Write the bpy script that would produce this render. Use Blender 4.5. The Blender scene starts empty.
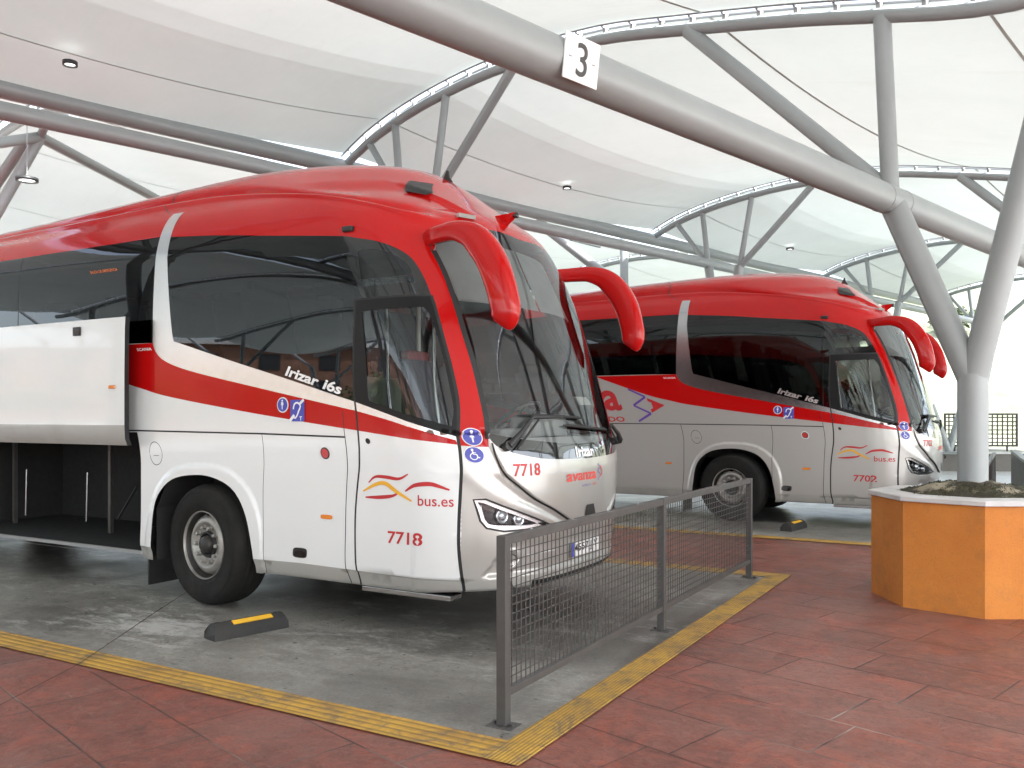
import bpy, bmesh, math, random
import numpy as np
from mathutils import Vector, Matrix, geometry
random.seed(7); rng=np.random.default_rng(7)
SC=bpy.context.scene; COL=SC.collection
R=math.radians
# ---------------------------------------------------------------- camera, sky, sun, exposure
cam=bpy.data.cameras.new('camera'); camo=bpy.data.objects.new('camera',cam); COL.objects.link(camo)
camo.location=(0,0,1.63); camo.rotation_euler=(R(90),0,R(30.1))
cam.sensor_width=36; cam.lens=36*876/1024; cam.shift_y=31/1024; cam.clip_start=.05; cam.clip_end=3000
SC.camera=camo
SUN_EL,SUN_AZ=R(52),R(105.5)      # azimuth clockwise from +Y
w=bpy.data.worlds.new('World'); SC.world=w; w.use_nodes=True
nt=w.node_tree; nt.nodes.clear()
sky=nt.nodes.new('ShaderNodeTexSky'); sky.sky_type='NISHITA'; sky.sun_disc=False
sky.sun_elevation=SUN_EL; sky.sun_rotation=SUN_AZ; sky.air_density=1.0; sky.dust_density=3.0; sky.ozone_density=.6
bg=nt.nodes.new('ShaderNodeBackground'); bg.inputs[1].default_value=.15
wo=nt.nodes.new('ShaderNodeOutputWorld'); hs=nt.nodes.new('ShaderNodeHueSaturation'); hs.inputs['Saturation'].default_value=.6; hs.inputs['Value'].default_value=1.5   # thin white haze over the whole sky
nt.links.new(sky.outputs[0],hs.inputs['Color']); nt.links.new(hs.outputs[0],bg.inputs[0]); nt.links.new(bg.outputs[0],wo.inputs[0])
sl=bpy.data.lights.new('sun','SUN'); sl.energy=5; sl.angle=R(.5); sl.color=(.985,.99,.98)
so=bpy.data.objects.new('sun',sl); COL.objects.link(so)
sd=Vector((math.sin(SUN_AZ)*math.cos(SUN_EL),math.cos(SUN_AZ)*math.cos(SUN_EL),math.sin(SUN_EL)))
so.rotation_euler=(-sd).to_track_quat('-Z','Y').to_euler()
SC.view_settings.view_transform='Standard'; SC.view_settings.look='None'
SC.view_settings.exposure=2.05; SC.view_settings.gamma=1; SC.view_settings.use_curve_mapping=False
SC.render.engine='CYCLES'
SC.cycles.max_bounces=10; SC.cycles.diffuse_bounces=5; SC.cycles.glossy_bounces=5; SC.cycles.transparent_max_bounces=16; SC.cycles.transmission_bounces=6
SC.cycles.caustics_reflective=False; SC.cycles.caustics_refractive=False; SC.cycles.sample_clamp_indirect=6
# ---------------------------------------------------------------- materials
def newmat(name):
    m=bpy.data.materials.new(name); m.use_nodes=True; nt=m.node_tree; nt.nodes.clear()
    o=nt.nodes.new('ShaderNodeOutputMaterial'); return m,nt,o
def N(nt,t,**k):
    n=nt.nodes.new(t)
    for a,b in k.items(): setattr(n,a,b)
    return n
def L(nt,a,b): nt.links.new(a,b)
def ramp(nt,fac,pts,interp='LINEAR'):
    r=N(nt,'ShaderNodeValToRGB'); r.color_ramp.interpolation=interp
    while len(r.color_ramp.elements)<len(pts): r.color_ramp.elements.new(.5)
    for e,(p,c) in zip(r.color_ramp.elements,pts):
        e.position=p; e.color=(c[0],c[1],c[2],1) if hasattr(c,'__len__') else (c,c,c,1)
    L(nt,fac,r.inputs[0]); return r.outputs[0]
def noise(nt,co,scale,detail=4,rough=.55,dist=0):
    n=N(nt,'ShaderNodeTexNoise'); n.inputs['Scale'].default_value=scale; n.inputs['Detail'].default_value=detail
    n.inputs['Roughness'].default_value=rough; n.inputs['Distortion'].default_value=dist
    L(nt,co,n.inputs['Vector']); return n.outputs['Fac']
def mixc(nt,fac,a,b,mode='MIX'):
    m=N(nt,'ShaderNodeMix',data_type='RGBA',blend_type=mode)
    if isinstance(fac,(int,float)): m.inputs[0].default_value=fac
    else: L(nt,fac,m.inputs[0])
    for s,v in ((6,a),(7,b)):
        if hasattr(v,'is_linked'): L(nt,v,m.inputs[s])
        else: m.inputs[s].default_value=(v[0],v[1],v[2],1)
    return m.outputs[2]
def pm(name,col,rough=.5,metal=0,coat=0,var=.12,vs=3,bump=0,bs=40,spec=.5,dirt=0):
    """principled material with a procedural variation of tone, roughness and a fine bump"""
    m,nt,o=newmat(name); b=N(nt,'ShaderNodeBsdfPrincipled'); L(nt,b.outputs[0],o.inputs[0])
    tc=N(nt,'ShaderNodeTexCoord'); n1=noise(nt,tc.outputs['Object'],vs,6,.6)
    c0=[max(0,c*(1-var)) for c in col]; c1=[min(1,c*(1+var)) for c in col]
    cc=ramp(nt,n1,[(.3,c0),(.7,c1)])
    if dirt:
        n3=noise(nt,tc.outputs['Object'],1.3,8,.7); f=ramp(nt,n3,[(.5,0),(.75,dirt)])
        cc=mixc(nt,f,cc,(.08,.07,.06))
    L(nt,cc,b.inputs['Base Color'])
    n2=noise(nt,tc.outputs['Object'],vs*5,4)
    mr=N(nt,'ShaderNodeMapRange'); L(nt,n2,mr.inputs[0]); mr.inputs[3].default_value=max(0,rough*(.8 if not coat else .95)); mr.inputs[4].default_value=min(1,rough*(1.2 if not coat else 1.05))
    L(nt,mr.outputs[0],b.inputs['Roughness'])
    b.inputs['Metallic'].default_value=metal; b.inputs['Coat Weight'].default_value=coat; b.inputs['Coat Roughness'].default_value=.04
    b.inputs['Specular IOR Level'].default_value=spec
    if bump:
        n4=noise(nt,tc.outputs['Object'],bs,5,.6); bp=N(nt,'ShaderNodeBump'); bp.inputs['Strength'].default_value=bump; bp.inputs['Distance'].default_value=.01
        L(nt,n4,bp.inputs['Height']); L(nt,bp.outputs[0],b.inputs['Normal'])
    return m
def glass(name,tint,ior=1.5,rough=.01,base=None):
    m,nt,o=newmat(name)
    fr=N(nt,'ShaderNodeFresnel'); fr.inputs[0].default_value=ior
    tr=N(nt,'ShaderNodeBsdfTransparent'); tr.inputs[0].default_value=(*tint,1)
    gl=N(nt,'ShaderNodeBsdfGlossy'); gl.inputs['Roughness'].default_value=rough; gl.inputs[0].default_value=(.95,.97,1,1)
    tc=N(nt,'ShaderNodeTexCoord'); n=noise(nt,tc.outputs['Object'],.7,2); bp=N(nt,'ShaderNodeBump'); bp.inputs['Strength'].default_value=.05; bp.inputs['Distance'].default_value=.02
    L(nt,n,bp.inputs['Height']); L(nt,bp.outputs[0],gl.inputs['Normal']); L(nt,bp.outputs[0],fr.inputs['Normal'])
    mx=N(nt,'ShaderNodeMixShader'); L(nt,fr.outputs[0],mx.inputs[0]); L(nt,tr.outputs[0],mx.inputs[1]); L(nt,gl.outputs[0],mx.inputs[2])
    L(nt,mx.outputs[0],o.inputs[0]); return m
def emis(name,col,s):
    m,nt,o=newmat(name); e=N(nt,'ShaderNodeEmission'); e.inputs[0].default_value=(*col,1); e.inputs[1].default_value=s; L(nt,e.outputs[0],o.inputs[0]); return m
M={}
M['red']=pm('red_paint',(.47,.005,.005),.14,0,.35,.03,.6,spec=.2)
M['silver']=pm('pearl_silver_paint',(.455,.44,.42),.30,.45,.6,.02,.5)
M['white']=pm('white_paint',(.77,.785,.795),.3,.05,.6,.015,.5,dirt=.03)
M['silver2']=pm('silver_paint',(.455,.445,.43),.34,.35,.5,.02,.5)
M['sill']=pm('grey_sill_paint',(.42,.41,.39),.42,.3,.3,.05,3,dirt=.22)
M['chrome']=pm('brushed_chrome',(.80,.80,.81),.22,1,0,.02,4)
M['chrome2']=pm('satin_chrome',(.45,.45,.46),.2,1,0,.03,4)
M['gap']=pm('black_rubber_seal',(.012,.012,.013),.6)
M['blk']=pm('black_gloss',(.008,.008,.009),.08,0,.5,.1,3)
M['blkplastic']=pm('black_plastic',(.02,.02,.021),.45,bump=.1,bs=90)
M['dark']=pm('dark_interior_lining',(.02,.02,.021),.8)
M['int']=pm('grey_interior_trim',(.3,.3,.3),.7)
M['cream']=pm('pale_interior_panel',(.45,.44,.42),.6)
M['seat']=pm('seat_fabric',(.05,.045,.06),.9,bump=.3)
M['seatred']=pm('seat_headrest',(.16,.03,.035),.7)
M['glass_dark']=glass('dark_tinted_glass',(.055,.058,.06),1.5)
M['glass_ws']=glass('windscreen_glass',(.86,.89,.88),1.7)
M['glass_door']=glass('door_glass',(.74,.78,.76),1.6)
M['glass_clear']=glass('headlight_lens',(.93,.94,.95),1.45)
M['mask']=pm('windscreen_black_band',(.01,.01,.011),.04,0,1,.1,3)
M['tyre']=pm('tyre_rubber',(.011,.0105,.010),.8,bump=.25,bs=60,var=.25,dirt=.1,spec=.3)
M['rim']=pm('wheel_alloy',(.36,.35,.33),.42,.5,0,.25,9,dirt=.5)
M['rimdark']=pm('wheel_dark_metal',(.05,.048,.045),.5,.6,0,.3,9)
M['orange']=pm('amber_lens',(.75,.22,.02),.2,0,.6)
M['redlens']=pm('red_lens',(.5,.02,.02),.2,0,.6)
M['txtred']=pm('red_vinyl',(.50,.02,.025),.4)
M['txtredfade']=pm('faded_red_vinyl',(.62,.06,.05),.4)
M['txtyel']=pm('yellow_vinyl',(.82,.42,.03),.4)
M['txtwhite']=pm('white_vinyl',(.85,.85,.86),.4)
M['txtsilver']=pm('silver_lettering',(.55,.5,.5),.3,.6)
M['txtpurple']=pm('purple_vinyl',(.13,.06,.36),.4)
M['blue']=pm('blue_sticker',(.06,.07,.42),.4)
M['txtblack']=pm('black_vinyl',(.015,.015,.015),.5)
M['txtorange']=pm('orange_vinyl',(.7,.16,.03),.5)
M['plate']=pm('plate_white',(.8,.8,.8),.4)
M['steel']=pm('painted_grey_steel',(.295,.32,.325),.42,.1,0,.05,1.2,bump=.04,bs=60,dirt=.06)
M['steel2']=pm('dull_grey_steel',(.28,.285,.29),.5,.1,0,.1,1.2,dirt=.15)
M['fence']=pm('dark_grey_fence_paint',(.085,.082,.08),.45,.3,0,.15,6,bump=.1,bs=80,dirt=.2)
M['signwhite']=pm('sign_white',(.85,.85,.85),.5)
M['rubber']=pm('black_rubber',(.02,.02,.02),.7,bump=.3,bs=50,dirt=.2)
M['yel']=pm('yellow_reflector',(.75,.42,.02),.5)
M['coping']=pm('white_coping',(.56,.55,.545),.5,bump=.15,bs=30,dirt=.3)
M['frameblk']=pm('door_frame_black',(.008,.008,.009),.3,spec=.25)
M['soil']=pm('dry_moss_and_soil',(.035,.035,.018),.95,var=.7,vs=18,bump=1,bs=60)
M['sand']=pm('pale_soil',(.34,.29,.2),.95,var=.3,vs=18,bump=.6,bs=60)
M['lampwhite']=emis('lamp_disc',(1,1,.98),1.5)
# ---------------------------------------------------------------- mesh helpers
class MB:
    def __init__(s): s.v=[];s.f=[];s.m=[];s.sm=[]
    def add(s,vs,fs,mi=0,smooth=False):
        o=len(s.v); s.v+= [tuple(map(float,p)) for p in vs]
        for f in fs: s.f.append(tuple(i+o for i in f)); s.m.append(mi); s.sm.append(smooth)
    def box(s,a,b,mi=0,bev=0):
        x0,y0,z0=[min(a[i],b[i]) for i in range(3)]; x1,y1,z1=[max(a[i],b[i]) for i in range(3)]
        if bev<=0:
            s.add([(x0,y0,z0),(x1,y0,z0),(x1,y1,z0),(x0,y1,z0),(x0,y0,z1),(x1,y0,z1),(x1,y1,z1),(x0,y1,z1)],
              [(0,3,2,1),(4,5,6,7),(0,1,5,4),(1,2,6,5),(2,3,7,6),(3,0,4,7)],mi); return
        bm=bmesh.new(); bmesh.ops.create_cube(bm,size=1)
        for v in bm.verts: v.co=Vector(((x0+x1)/2+v.co.x*(x1-x0),(y0+y1)/2+v.co.y*(y1-y0),(z0+z1)/2+v.co.z*(z1-z0)))
        bmesh.ops.bevel(bm,geom=bm.edges[:],offset=bev,segments=2,affect='EDGES',profile=.5)
        bm.verts.index_update(); s.add([v.co[:] for v in bm.verts],[[v.index for v in f.verts] for f in bm.faces],mi); bm.free()
    def obox(s,c,ax,ay,az,mi=0):
        c=Vector(c);ax=Vector(ax);ay=Vector(ay);az=Vector(az)
        vs=[c+i*ax+j*ay+k*az for k in(-1,1) for i,j in((-1,-1),(1,-1),(1,1),(-1,1))]
        s.add(vs,[(0,3,2,1),(4,5,6,7),(0,1,5,4),(1,2,6,5),(2,3,7,6),(3,0,4,7)],mi)
    def tube(s,pts,r,n=16,mi=0,caps=True,flat=None):
        pts=[Vector(p) for p in pts]; k=len(pts)
        rr=r if hasattr(r,'__len__') else [r]*k
        t0=(pts[1]-pts[0]).normalized(); up=Vector((0,0,1)) if abs(t0.z)<.9 else Vector((1,0,0))
        vs=[];a=None
        for i,p in enumerate(pts):
            t=(pts[min(i+1,k-1)]-pts[max(i-1,0)]).normalized()
            if a is None: a=t.cross(up).normalized()
            else: a=(a-t*a.dot(t)).normalized()
            b=t.cross(a)
            for j in range(n):
                q=2*math.pi*j/n; vs.append(p+rr[i]*(math.cos(q)*a+math.sin(q)*b))
        fs=[(i*n+j,i*n+(j+1)%n,(i+1)*n+(j+1)%n,(i+1)*n+j) for i in range(k-1) for j in range(n)]
        s.add(vs,fs,mi,True)
        if caps:
            s.add(vs[:n],[tuple(range(n))],mi); s.add(vs[-n:],[tuple(range(n))[::-1]],mi)
    def lathe(s,prof,axis='y',c=(0,0,0),n=48,mi=0,smooth=True):
        """prof: (r, h) pairs; h along axis"""
        vs=[]
        for r,h in prof:
            for j in range(n):
                q=2*math.pi*j/n; a,b=r*math.cos(q),r*math.sin(q)
                p=(a,h,b) if axis=='y' else ((a,b,h) if axis=='z' else (h,a,b))
                vs.append((p[0]+c[0],p[1]+c[1],p[2]+c[2]))
        fs=[(i*n+j,i*n+(j+1)%n,(i+1)*n+(j+1)%n,(i+1)*n+j) for i in range(len(prof)-1) for j in range(n)]
        s.add(vs,fs,mi,smooth)
    def prism(s,poly,d,mi=0):
        """poly: list of 3D points (planar), d: extrusion vector"""
        n=len(poly); P=[Vector(p) for p in poly]; Q=[p+Vector(d) for p in P]
        s.add(P+Q,[tuple(range(n))[::-1],tuple(range(n,2*n))]+[(i,(i+1)%n,n+(i+1)%n,n+i) for i in range(n)],mi)
    def build(s,name,mats,parent=None,**tags):
        me=bpy.data.meshes.new(name); me.from_pydata(s.v,[],s.f)
        mats=mats if isinstance(mats,(list,tuple)) else [mats]
        for m in mats: me.materials.append(M[m] if isinstance(m,str) else m)
        me.polygons.foreach_set('material_index',s.m); me.polygons.foreach_set('use_smooth',s.sm); me.update()
        o=bpy.data.objects.new(name,me); COL.objects.link(o)
        if parent: o.parent=parent
        for k,v in tags.items(): o[k]=v
        return o
def fixn(o):
    bm=bmesh.new(); bm.from_mesh(o.data); bmesh.ops.recalc_face_normals(bm,faces=bm.faces[:]); bm.to_mesh(o.data); bm.free(); return o
def thing(name,label,cat,loc=(0,0,0),rz=0,group=None):
    o=bpy.data.objects.new(name,None); COL.objects.link(o); o.location=loc; o.rotation_euler=(0,0,rz)
    o.empty_display_size=.2; o['label']=label; o['category']=cat
    if group: o['group']=group
    return o
def tag(o,label,cat,group=None):
    o['label']=label; o['category']=cat
    if group: o['group']=group
    return o
def copy_tree(o,parent=None,label=None):
    c=o.copy(); COL.objects.link(c); c.parent=parent
    if label: c['label']=label
    for ch in list(o.children): copy_tree(ch,c)
    return c
_tc={}
def textmesh(body,size=1,bold=0,shear=0,spacing=1):
    k=(body,bold,shear,spacing)
    if k not in _tc:
        cu=bpy.data.curves.new('t','FONT'); cu.body=body; cu.offset=bold; cu.shear=shear; cu.space_character=spacing; cu.resolution_u=4
        o=bpy.data.objects.new('t',cu); COL.objects.link(o); bpy.context.view_layer.update()
        me=bpy.data.meshes.new_from_object(o.evaluated_get(bpy.context.evaluated_depsgraph_get()))
        bm=bmesh.new(); bm.from_mesh(me); bmesh.ops.triangulate(bm,faces=bm.faces[:])
        vs=np.array([v.co[:2] for v in bm.verts]); bm.verts.index_update()
        fs=[[v.index for v in f.verts] for f in bm.faces]; bm.free()
        bpy.data.objects.remove(o); bpy.data.meshes.remove(me); bpy.data.curves.remove(cu)
        vs-=vs.min(0); _tc[k]=(vs,fs)
    vs,fs=_tc[k]; return vs*size,fs
# ---------------------------------------------------------------- ground
PX,PY=-.36,8.74; TH=R(15.5)
def W2(v,u,z=0): return (PX+v*math.cos(TH)+u*math.sin(TH),PY-v*math.sin(TH)+u*math.cos(TH),z)
def concrete_mat(name,lo,hi,scr=0,oil=0,rough=.6,blu=0):
    m,nt,o=newmat(name); b=N(nt,'ShaderNodeBsdfPrincipled'); L(nt,b.outputs[0],o.inputs[0])
    g=N(nt,'ShaderNodeNewGeometry'); co=g.outputs['Position']
    c=ramp(nt,noise(nt,co,1.1,10,.72),[(.34,lo),(.66,hi)])
    c=mixc(nt,.28,c,ramp(nt,noise(nt,co,60,4,.7),[(.3,(.05,.05,.05)),(.7,(.5,.49,.46))])); c=mixc(nt,ramp(nt,noise(nt,co,7,10,.8),[(.50,0),(.62,.45)]),c,(.10,.093,.082))
    sp=ramp(nt,noise(nt,co,14,3,.5),[(.29,1),(.33,0)]); c=mixc(nt,sp,c,(.05,.047,.042))
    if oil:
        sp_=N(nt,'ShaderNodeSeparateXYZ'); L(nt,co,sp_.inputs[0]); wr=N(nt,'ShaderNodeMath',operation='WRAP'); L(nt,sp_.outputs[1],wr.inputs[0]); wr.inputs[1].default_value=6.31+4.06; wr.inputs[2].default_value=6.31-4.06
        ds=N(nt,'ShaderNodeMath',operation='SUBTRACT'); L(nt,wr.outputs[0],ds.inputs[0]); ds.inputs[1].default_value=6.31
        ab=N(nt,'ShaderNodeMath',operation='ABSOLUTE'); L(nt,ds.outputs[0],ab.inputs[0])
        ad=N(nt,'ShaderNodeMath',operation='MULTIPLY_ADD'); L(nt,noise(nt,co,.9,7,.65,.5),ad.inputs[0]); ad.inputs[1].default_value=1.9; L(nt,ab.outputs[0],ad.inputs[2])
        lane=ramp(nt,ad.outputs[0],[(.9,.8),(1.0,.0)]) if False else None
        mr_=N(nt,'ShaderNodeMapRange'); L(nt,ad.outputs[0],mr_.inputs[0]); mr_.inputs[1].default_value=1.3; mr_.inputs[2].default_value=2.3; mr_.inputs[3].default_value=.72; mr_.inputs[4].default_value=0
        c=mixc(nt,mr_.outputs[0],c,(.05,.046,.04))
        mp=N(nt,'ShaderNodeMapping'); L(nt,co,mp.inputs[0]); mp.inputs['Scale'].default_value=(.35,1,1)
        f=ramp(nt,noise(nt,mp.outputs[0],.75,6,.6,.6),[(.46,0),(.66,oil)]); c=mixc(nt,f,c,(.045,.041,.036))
    if scr:
        mp=N(nt,'ShaderNodeMapping'); L(nt,co,mp.inputs[0]); mp.inputs['Scale'].default_value=(.8,1.6,1)
        f=N(nt,'ShaderNodeMath',operation='MULTIPLY'); L(nt,ramp(nt,noise(nt,mp.outputs[0],.8,4,.5,.4),[(.47,0),(.56,1)]),f.inputs[0])
        L(nt,ramp(nt,noise(nt,mp.outputs[0],4.5,12,.82,.35),[(.50,0),(.60,scr)]),f.inputs[1]); c=mixc(nt,f.outputs[0],c,(.50,.495,.47))
        dn_=N(nt,'ShaderNodeVectorMath',operation='SUBTRACT'); L(nt,co,dn_.inputs[0]); dn_.inputs[1].default_value=(-5.75,4.45,0)
        ds_=N(nt,'ShaderNodeVectorMath',operation='MULTIPLY'); L(nt,dn_.outputs[0],ds_.inputs[0]); ds_.inputs[1].default_value=(.62,1.5,0)
        ln_=N(nt,'ShaderNodeVectorMath',operation='LENGTH'); L(nt,ds_.outputs[0],ln_.inputs[0])
        a_=N(nt,'ShaderNodeMath',operation='MULTIPLY_ADD'); L(nt,noise(nt,mp.outputs[0],3.,12,.8,.3),a_.inputs[0]); a_.inputs[1].default_value=-3.4; L(nt,ln_.outputs['Value'],a_.inputs[2])
        mr2=N(nt,'ShaderNodeMapRange'); L(nt,a_.outputs[0],mr2.inputs[0]); mr2.inputs[1].default_value=-1.12; mr2.inputs[2].default_value=-1.65; mr2.inputs[3].default_value=0; mr2.inputs[4].default_value=.7
        c=mixc(nt,mr2.outputs[0],c,(.60,.595,.58))
        sp3=ramp(nt,noise(nt,co,11,5,.6),[(.29,.7),(.33,0)]); c=mixc(nt,sp3,c,(.045,.042,.038))
    L(nt,c,b.inputs['Base Color'])
    rr=N(nt,'ShaderNodeMapRange'); L(nt,noise(nt,co,1.7,6,.6),rr.inputs[0]); rr.inputs[3].default_value=rough-.22; rr.inputs[4].default_value=rough+.2
    L(nt,rr.outputs[0],b.inputs['Roughness'])
    bp=N(nt,'ShaderNodeBump'); bp.inputs['Strength'].default_value=.35; bp.inputs['Distance'].default_value=.01; L(nt,noise(nt,co,35,8,.7),bp.inputs['Height']); L(nt,bp.outputs[0],b.inputs['Normal'])
    return m
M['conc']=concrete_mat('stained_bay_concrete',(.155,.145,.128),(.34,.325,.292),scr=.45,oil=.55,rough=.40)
M['conc2']=concrete_mat('pale_yard_concrete',(.52,.52,.51),(.66,.655,.64),rough=.42)
def red_mat():
    m,nt,o=newmat('stamped_red_paving'); b=N(nt,'ShaderNodeBsdfPrincipled'); L(nt,b.outputs[0],o.inputs[0])
    g=N(nt,'ShaderNodeNewGeometry'); mp=N(nt,'ShaderNodeMapping'); L(nt,g.outputs['Position'],mp.inputs[0]); mp.inputs['Rotation'].default_value=(0,0,R(15.5)); co=mp.outputs[0]
    # hand-stamped joints wander a little
    nz=N(nt,'ShaderNodeTexNoise'); nz.inputs['Scale'].default_value=.9; nz.inputs['Detail'].default_value=3; L(nt,co,nz.inputs['Vector'])
    va=N(nt,'ShaderNodeVectorMath',operation='SCALE'); L(nt,nz.outputs['Color'],va.inputs[0]); va.inputs['Scale'].default_value=.035
    vb=N(nt,'ShaderNodeVectorMath',operation='ADD'); L(nt,co,vb.inputs[0]); L(nt,va.outputs[0],vb.inputs[1])
    bt=N(nt,'ShaderNodeTexBrick'); L(nt,vb.outputs[0],bt.inputs['Vector']); bt.inputs['Scale'].default_value=1
    bt.inputs['Brick Width'].default_value=.82; bt.inputs['Row Height'].default_value=.5; bt.inputs['Mortar Size'].default_value=.006; bt.inputs['Mortar Smooth'].default_value=.3; bt.inputs['Bias'].default_value=0
    bt.inputs['Color1'].default_value=(.86,.86,.86,1); bt.inputs['Color2'].default_value=(1.1,1.1,1.1,1); bt.inputs['Mortar'].default_value=(1,1,1,1); bt.offset=.43; bt.squash=1.3; bt.squash_frequency=3
    c=ramp(nt,noise(nt,co,1.6,10,.7),[(.3,(.12,.043,.033)),(.5,(.185,.060,.043)),(.72,(.26,.098,.072))])
    c=mixc(nt,ramp(nt,noise(nt,co,3.3,10,.75,1.5),[(.46,0),(.66,.8)]),c,(.37,.085,.05))
    c=mixc(nt,ramp(nt,noise(nt,co,.5,6,.7),[(.45,0),(.68,.7)]),c,(.22,.135,.115))
    mp2=N(nt,'ShaderNodeMapping'); L(nt,co,mp2.inputs[0]); mp2.inputs['Scale'].default_value=(1,4.5,1); mp2.inputs['Rotation'].default_value=(0,0,.5)
    c=mixc(nt,ramp(nt,noise(nt,mp2.outputs[0],6,6,.7,1),[(.60,0),(.70,.4)]),c,(.40,.28,.24))
    c=mixc(nt,ramp(nt,noise(nt,co,55,3,.6),[(.3,.5),(.42,0)]),c,(.075,.03,.025))
    c=mixc(nt,1,c,bt.outputs['Color'],'MULTIPLY')
    c=mixc(nt,ramp(nt,noise(nt,co,13,12,.82,.4),[(.47,0),(.62,.5)]),c,(.30,.125,.095)); c=mixc(nt,ramp(nt,noise(nt,co,19,10,.8,.3),[(.52,0),(.64,.55)]),c,(.09,.038,.032))
    jm=N(nt,'ShaderNodeMath',operation='MULTIPLY'); L(nt,bt.outputs['Fac'],jm.inputs[0]); L(nt,ramp(nt,noise(nt,co,1.3,4),[(.36,.45),(.6,1)]),jm.inputs[1])
    jc=ramp(nt,noise(nt,co,.8,3),[(.54,(.035,.018,.015)),(.64,(.34,.28,.25))])
    c=mixc(nt,jm.outputs[0],c,jc); L(nt,c,b.inputs['Base Color'])
    rr=N(nt,'ShaderNodeMapRange'); L(nt,noise(nt,co,2.5,6,.6),rr.inputs[0]); rr.inputs[3].default_value=.24; rr.inputs[4].default_value=.70; L(nt,rr.outputs[0],b.inputs['Roughness'])
    hs=N(nt,'ShaderNodeMath',operation='MULTIPLY_ADD'); L(nt,bt.outputs['Fac'],hs.inputs[0]); hs.inputs[1].default_value=-.7; L(nt,noise(nt,co,7,9,.7,.8),hs.inputs[2])
    bp=N(nt,'ShaderNodeBump'); bp.inputs['Strength'].default_value=.9; bp.inputs['Distance'].default_value=.014; L(nt,hs.outputs[0],bp.inputs['Height']); L(nt,bp.outputs[0],b.inputs['Normal'])
    return m
M['redp']=red_mat()
def yellow_mat(name,axis,pitch=.0215):
    m,nt,o=newmat(name); b=N(nt,'ShaderNodeBsdfPrincipled'); L(nt,b.outputs[0],o.inputs[0]); b.inputs['Roughness'].default_value=.6
    g=N(nt,'ShaderNodeNewGeometry'); co=g.outputs['Position']
    wv=N(nt,'ShaderNodeTexWave',wave_type='BANDS',bands_direction=axis,wave_profile='SIN'); L(nt,co,wv.inputs['Vector']); wv.inputs['Scale'].default_value=.314/pitch; wv.inputs['Distortion'].default_value=.15; wv.inputs['Detail'].default_value=2
    c=ramp(nt,noise(nt,co,2.2,9,.72),[(.3,(.40,.22,.045)),(.6,(.60,.345,.05)),(.8,(.52,.36,.13))])
    c=mixc(nt,ramp(nt,wv.outputs['Fac'],[(.0,.6),(.3,.15),(.5,0)]),c,(.12,.075,.03))
    c=mixc(nt,ramp(nt,noise(nt,co,5,9,.8,1),[(.48,0),(.62,.8)]),c,(.13,.10,.07))
    L(nt,c,b.inputs['Base Color'])
    bp=N(nt,'ShaderNodeBump'); bp.inputs['Strength'].default_value=.7; bp.inputs['Distance'].default_value=.006; L(nt,wv.outputs['Fac'],bp.inputs['Height']); L(nt,bp.outputs[0],b.inputs['Normal'])
    return m
M['yelX']=yellow_mat('yellow_ribbed_strip_front','X'); M['yelY']=yellow_mat('yellow_ribbed_strip_side','Y',.06)
def sheet(name,polys,z,mat,kind='structure'):
    mb=MB()
    for p in polys: mb.add([(x,y,z) for x,y in p],[tuple(range(len(p)))])
    o=mb.build(name,mat)
    if kind: o['kind']=kind
    return o
def rect(x0,y0,x1,y1): return [(x0,y0),(x1,y0),(x1,y1),(x0,y1)]
sheet('ground',[rect(-600,-600,600,600)],0,'conc2')
sheet('station_pavement',[rect(-24,-9,8.5,17.6)],.004,'redp')
BAYS=[(k,1.96*k,8.12*k) for k in range(-1,2)]
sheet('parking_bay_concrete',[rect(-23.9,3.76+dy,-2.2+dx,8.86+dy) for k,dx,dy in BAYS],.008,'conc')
sheet('yellow_marking_front',[rect(-2.2+dx,3.51+dy,-2.0+dx,9.1+dy) for k,dx,dy in BAYS],.012,'yelX')
sheet('yellow_marking_side',[r for k,dx,dy in BAYS for r in (rect(-20+dx,3.51+dy,-2.2+dx,3.76+dy),rect(-20+dx,8.86+dy,-2.2+dx,9.1+dy))],.012,'yelY')
# saw-cut expansion joint that crosses the paving and the bay
def joint(a,b,wd=.012,z=.016):
    a=Vector(a);b=Vector(b);n=(b-a).normalized();n=Vector((-n.y,n.x))*wd/2
    return [(a+n)[:],(a-n)[:],(b-n)[:],(b+n)[:]]
JT=sheet('pavement_joints',[joint((-5.27,3.49),(-4.0,1.0),.007),joint((-5.27,3.49),(-6.13,4.75),.007),joint((-6.13,4.75),(-8.2,7.9),.007)],.016,pm('dark_joint',(.05,.035,.03),.9)) if True else None

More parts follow.
